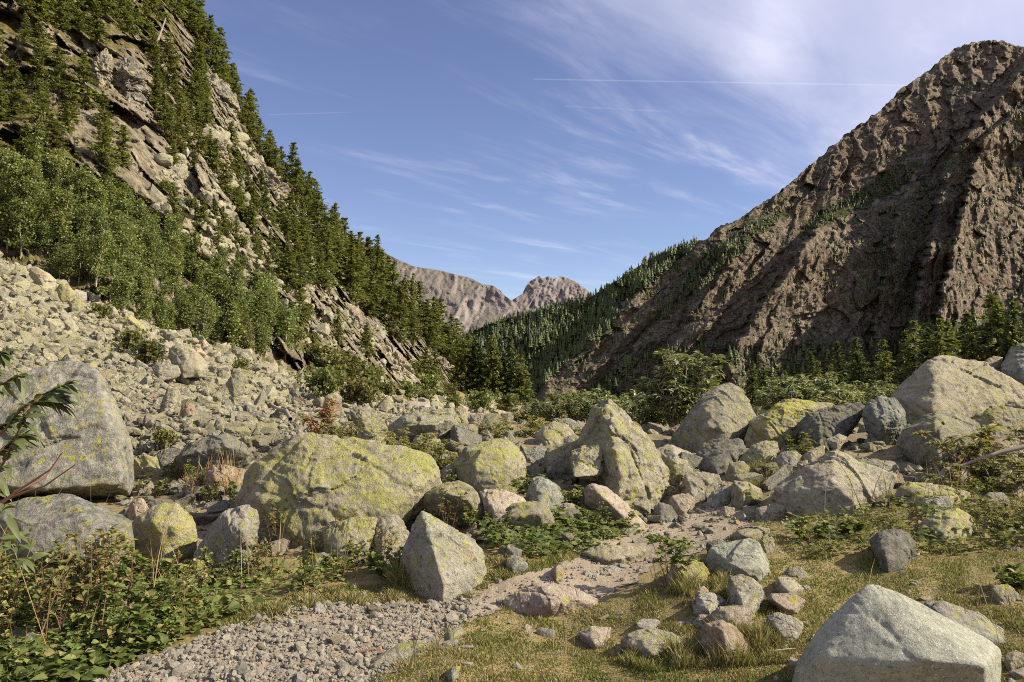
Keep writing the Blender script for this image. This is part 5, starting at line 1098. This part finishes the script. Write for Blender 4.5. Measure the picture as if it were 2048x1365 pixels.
ground_leaves('ground_cover', [(960,1060),(1020,1030),(1110,1035),(1180,1030),(1260,1045),(1275,1070),(1180,1105),(1120,1125),(1000,1115),(960,1090)], 1900, .035, .085, 'cover', .12, 3, 'bright green low leaves between the boulders and the path')
ground_leaves('undergrowth', [(-60,1140),(300,1150),(420,1160),(640,1150),(790,1150),(640,1200),(520,1225),(430,1255),(340,1300),(160,1365),(-60,1390)], 5200, .022, .055, 'herb', .16, 4, 'tangled low leaves along the left side of the path')
ground_leaves('leaf_litter', [(-60,1300),(180,1250),(420,1220),(520,1230),(400,1270),(250,1340),(150,1400),(-60,1400)], 2600, .04, .09, 'cover', .10, 5, 'fresh light green leaves at the path edge')
ground_leaves('meadow_herbs', [(1560,1060),(1700,1020),(1850,1000),(2060,960),(2450,900),(2450,1090),(2060,1090),(1900,1110),(1700,1110),(1600,1120)], 4400, .03, .07, 'herb', .12, 6, 'low herbs in the meadow below the right boulders')
def blades(name, polys, seed, label, mat='grass', stalk=False):
    rs = np.random.RandomState(seed); Vs = []
    for poly, n, h0, h1 in polys:
        q = px_sample(poly, n, rs); nn = noise3(np.stack([q[:, 0] / 55, q[:, 1] / 26, 0 * q[:, 0] + 2], -1)); p = ground_at(q[:, 0], q[:, 1])
        h = rs.uniform(h0, h1, len(p)) * np.clip(1 + 2.2 * nn, .3, 3.2); an = rs.uniform(0, 6.28, len(p)); w = np.where(stalk, .0028, .0034) * (p[:, 1] / 5) ** .7
        sd = np.stack([np.cos(an), np.sin(an), 0 * an], 1) * w[:, None]; a2 = rs.uniform(0, 6.28, len(p)); ln = rs.uniform(.1, .9, len(p)) * h * (.55 if stalk else 1)
        tip = p + np.stack([np.cos(a2) * ln, np.sin(a2) * ln, h], 1); mid = p + (tip - p) * .5 + np.array([0, 0, 1]) * (h * .12)[:, None]
        Vs.append(np.stack([p - sd, p + sd, mid + sd * .8, mid - sd * .8, tip], 1))
    V = np.concatenate(Vs); i = np.arange(len(V))[:, None] * 5
    me = mesh_np(name, V.reshape(-1, 3), [i + np.array([[0, 1, 2, 3]]), i + np.array([[3, 2, 4]])], LM[mat]); tag(link(name, me), label, None, None, 'stuff')
MEADOW = [(690,1400),(850,1283),(925,1240),(1030,1208),(1200,1210),(1290,1180),(1320,1140),(1410,1110),(1500,1050),(1560,1030),(1700,1015),(1850,1000),(2060,985),(2480,960),(2480,1420)]
blades('grass', [(MEADOW, 165000, .005, .019), ([(430,1260),(640,1185),(790,1170),(985,1165),(960,1190),(800,1206),(640,1220),(500,1258)], 16000, .012, .04), ([(960,1110),(1100,1110),(1180,1100),(1140,1130),(1000,1165),(960,1160)], 5000, .01, .03),
  ([(1480,930),(1560,925),(1575,960),(1500,985)], 2500, .02, .06), ([(1380,1280),(1480,1270),(1560,1250),(1600,1290),(1560,1330),(1450,1340),(1300,1350),(1230,1330)], 7000, .03, .075), ([(800,1130),(880,1170),(860,1190),(790,1180)], 2000, .04, .10), ([(1400,1130),(1480,1170),(1440,1200),(1330,1190)], 2500, .03, .09)], 8, 'short dry grass with greener tufts covering the meadow')
blades('stalks', [(MEADOW, 130, .12, .34), (BZ, 230, .15, .5), ([(370,960),(480,930),(470,1010),(380,1010)], 260, .15, .38), ([(1560,1000),(2050,960),(2050,1040),(1600,1040)], 120, .15, .4)], 9, 'thin dry stalks standing in the meadow and undergrowth', 'dry', True)

# dead wood
def stick(name, pts, r0, r1, label, cat, mat='dead'):
    st = Bag(); p = np.array(pts); k = np.linspace(0, 1, len(p)); st.add(*tube(p, r0 + (r1 - r0) * k, 7)); tag(link(name, st.mesh(name, BK[mat], True)), label, cat)
def on_scree(v, pts, up):
    a = tov(v, _o(pts)); q = ground_at(a[:, 0], a[:, 1]); q[:, 2] += up; return q
stick('dead_branch', on_scree('A', '1575,385 1600,420 1640,455 1680,490 1705,520', .22), .07, .04, 'bleached dead branch lying across the lower scree', 'branch')
a = tov('Q', _o('918,250 935,205 952,160 970,105')); X, tv = hill_pt(a[:, 0], a[:, 1]); D = X[:, 1].min() - 6; stick('dead_tree', P(a[:, 0], a[:, 1], D), .16, .05, 'bare pale dead trunk leaning among the upper larches', 'dead tree', 'pale')
stick('dead_branch', P([2052, 2000, 1950, 1905], [893, 905, 922, 938], 8.4), .028, .012, 'dry stick leaning over the lichen boulder at the right edge', 'branch')
stick('dead_branch', on_scree('M', '200,1200 250,1190 295,1178', .02), .009, .006, 'short orange-brown stick lying on the gravel', 'branch', 'red')
stick('dead_branch', on_scree('S', '720,1050 790,1045 850,1040', .015), .005, .003, 'thin pale twig lying in the grass near the rust-brown stone', 'branch', 'pale')
# woods far off that read as one mass
def wood(name, spec, label, seed):
    rs = np.random.RandomState(seed); b = Bag()
    tri = []
    for s in range(5):
        r = np.random.RandomState(seed + s); tv = []; tf = []; n = 0
        for lay in range(5):
            z0 = .08 + lay * .185; z1 = min(1, z0 + .34); k = 7; an = np.linspace(0, 6.28, k, endpoint=False) + r.uniform(0, 1); rad = (.24 * (1 - lay / 5.6)) * r.uniform(.65, 1.25, k)
            ring = np.stack([np.cos(an) * rad, np.sin(an) * rad, z0 + r.uniform(-.04, .04, k)], 1); tv.append(ring); tv.append([[0, 0, z1]])
            tf += [[n + i, n + (i + 1) % k, n + k] for i in range(k)]; n += k + 1
        tri.append((np.concatenate(tv), np.array(tf)))
    P_, S_ = [], []
    for poly, n, h0, h1 in spec:
        q = px_sample(poly, n, rs); X = mtn_pt(q[:, 0], q[:, 1]); P_.append(X); S_.append(rs.uniform(h0, h1, n) * X[:, 1] / F)
    me = scatter(name, tri, np.concatenate(P_), np.concatenate(S_), LM['wood'], rs, .03, False, .2); tag(link(name, me), label, None, None, 'stuff')
wood('forest', [([(870,745),(932,672),(1000,645),(1060,630),(1120,612),(1185,595),(1240,562),(1300,520),(1360,497),(1395,486),(1385,500),(1330,545),(1290,580),(1240,605),(1228,650),(1180,690),(1130,730),(1070,790),(1050,850),(880,850)], 3400, 11, 19),
   (BANDS[0], 300, 7, 14), (BANDS[1], 160, 7, 13), (BANDS[2], 900, 12, 24), ([(1400,490),(1480,450),(1650,318),(1665,330),(1500,470),(1420,510)], 80, 5, 10), ([(1400,560),(1500,450),(1660,330),(1830,180),(1950,150),(1950,230),(1750,440),(1560,520),(1450,640)], 420, 3, 8), ([(1240,600),(1400,480),(1500,560),(1300,740),(1100,790)], 200, 4, 9), ([(1500,640),(1900,300),(2060,200),(2060,640),(1700,690)], 700, 5, 11), ([(1680,620),(1760,440),(1900,320),(1940,270),(1930,330),(1860,420),(1830,640)], 420, 6, 13), ([(1300,640),(1480,560),(1560,500),(1520,620),(1450,720),(1250,740)], 260, 6, 12), ([(1500,640),(1700,420),(1850,400),(1900,600),(1800,700),(1500,700)], 260, 8, 15), ([(1240,600),(1390,500),(1420,540),(1250,720),(1100,790),(1080,780)], 160, 8, 14), ([(1900,300),(2060,200),(2060,600),(1900,600)], 140, 9, 15)], 'dark conifer forest covering the far ridge and mountain ledges', 4)
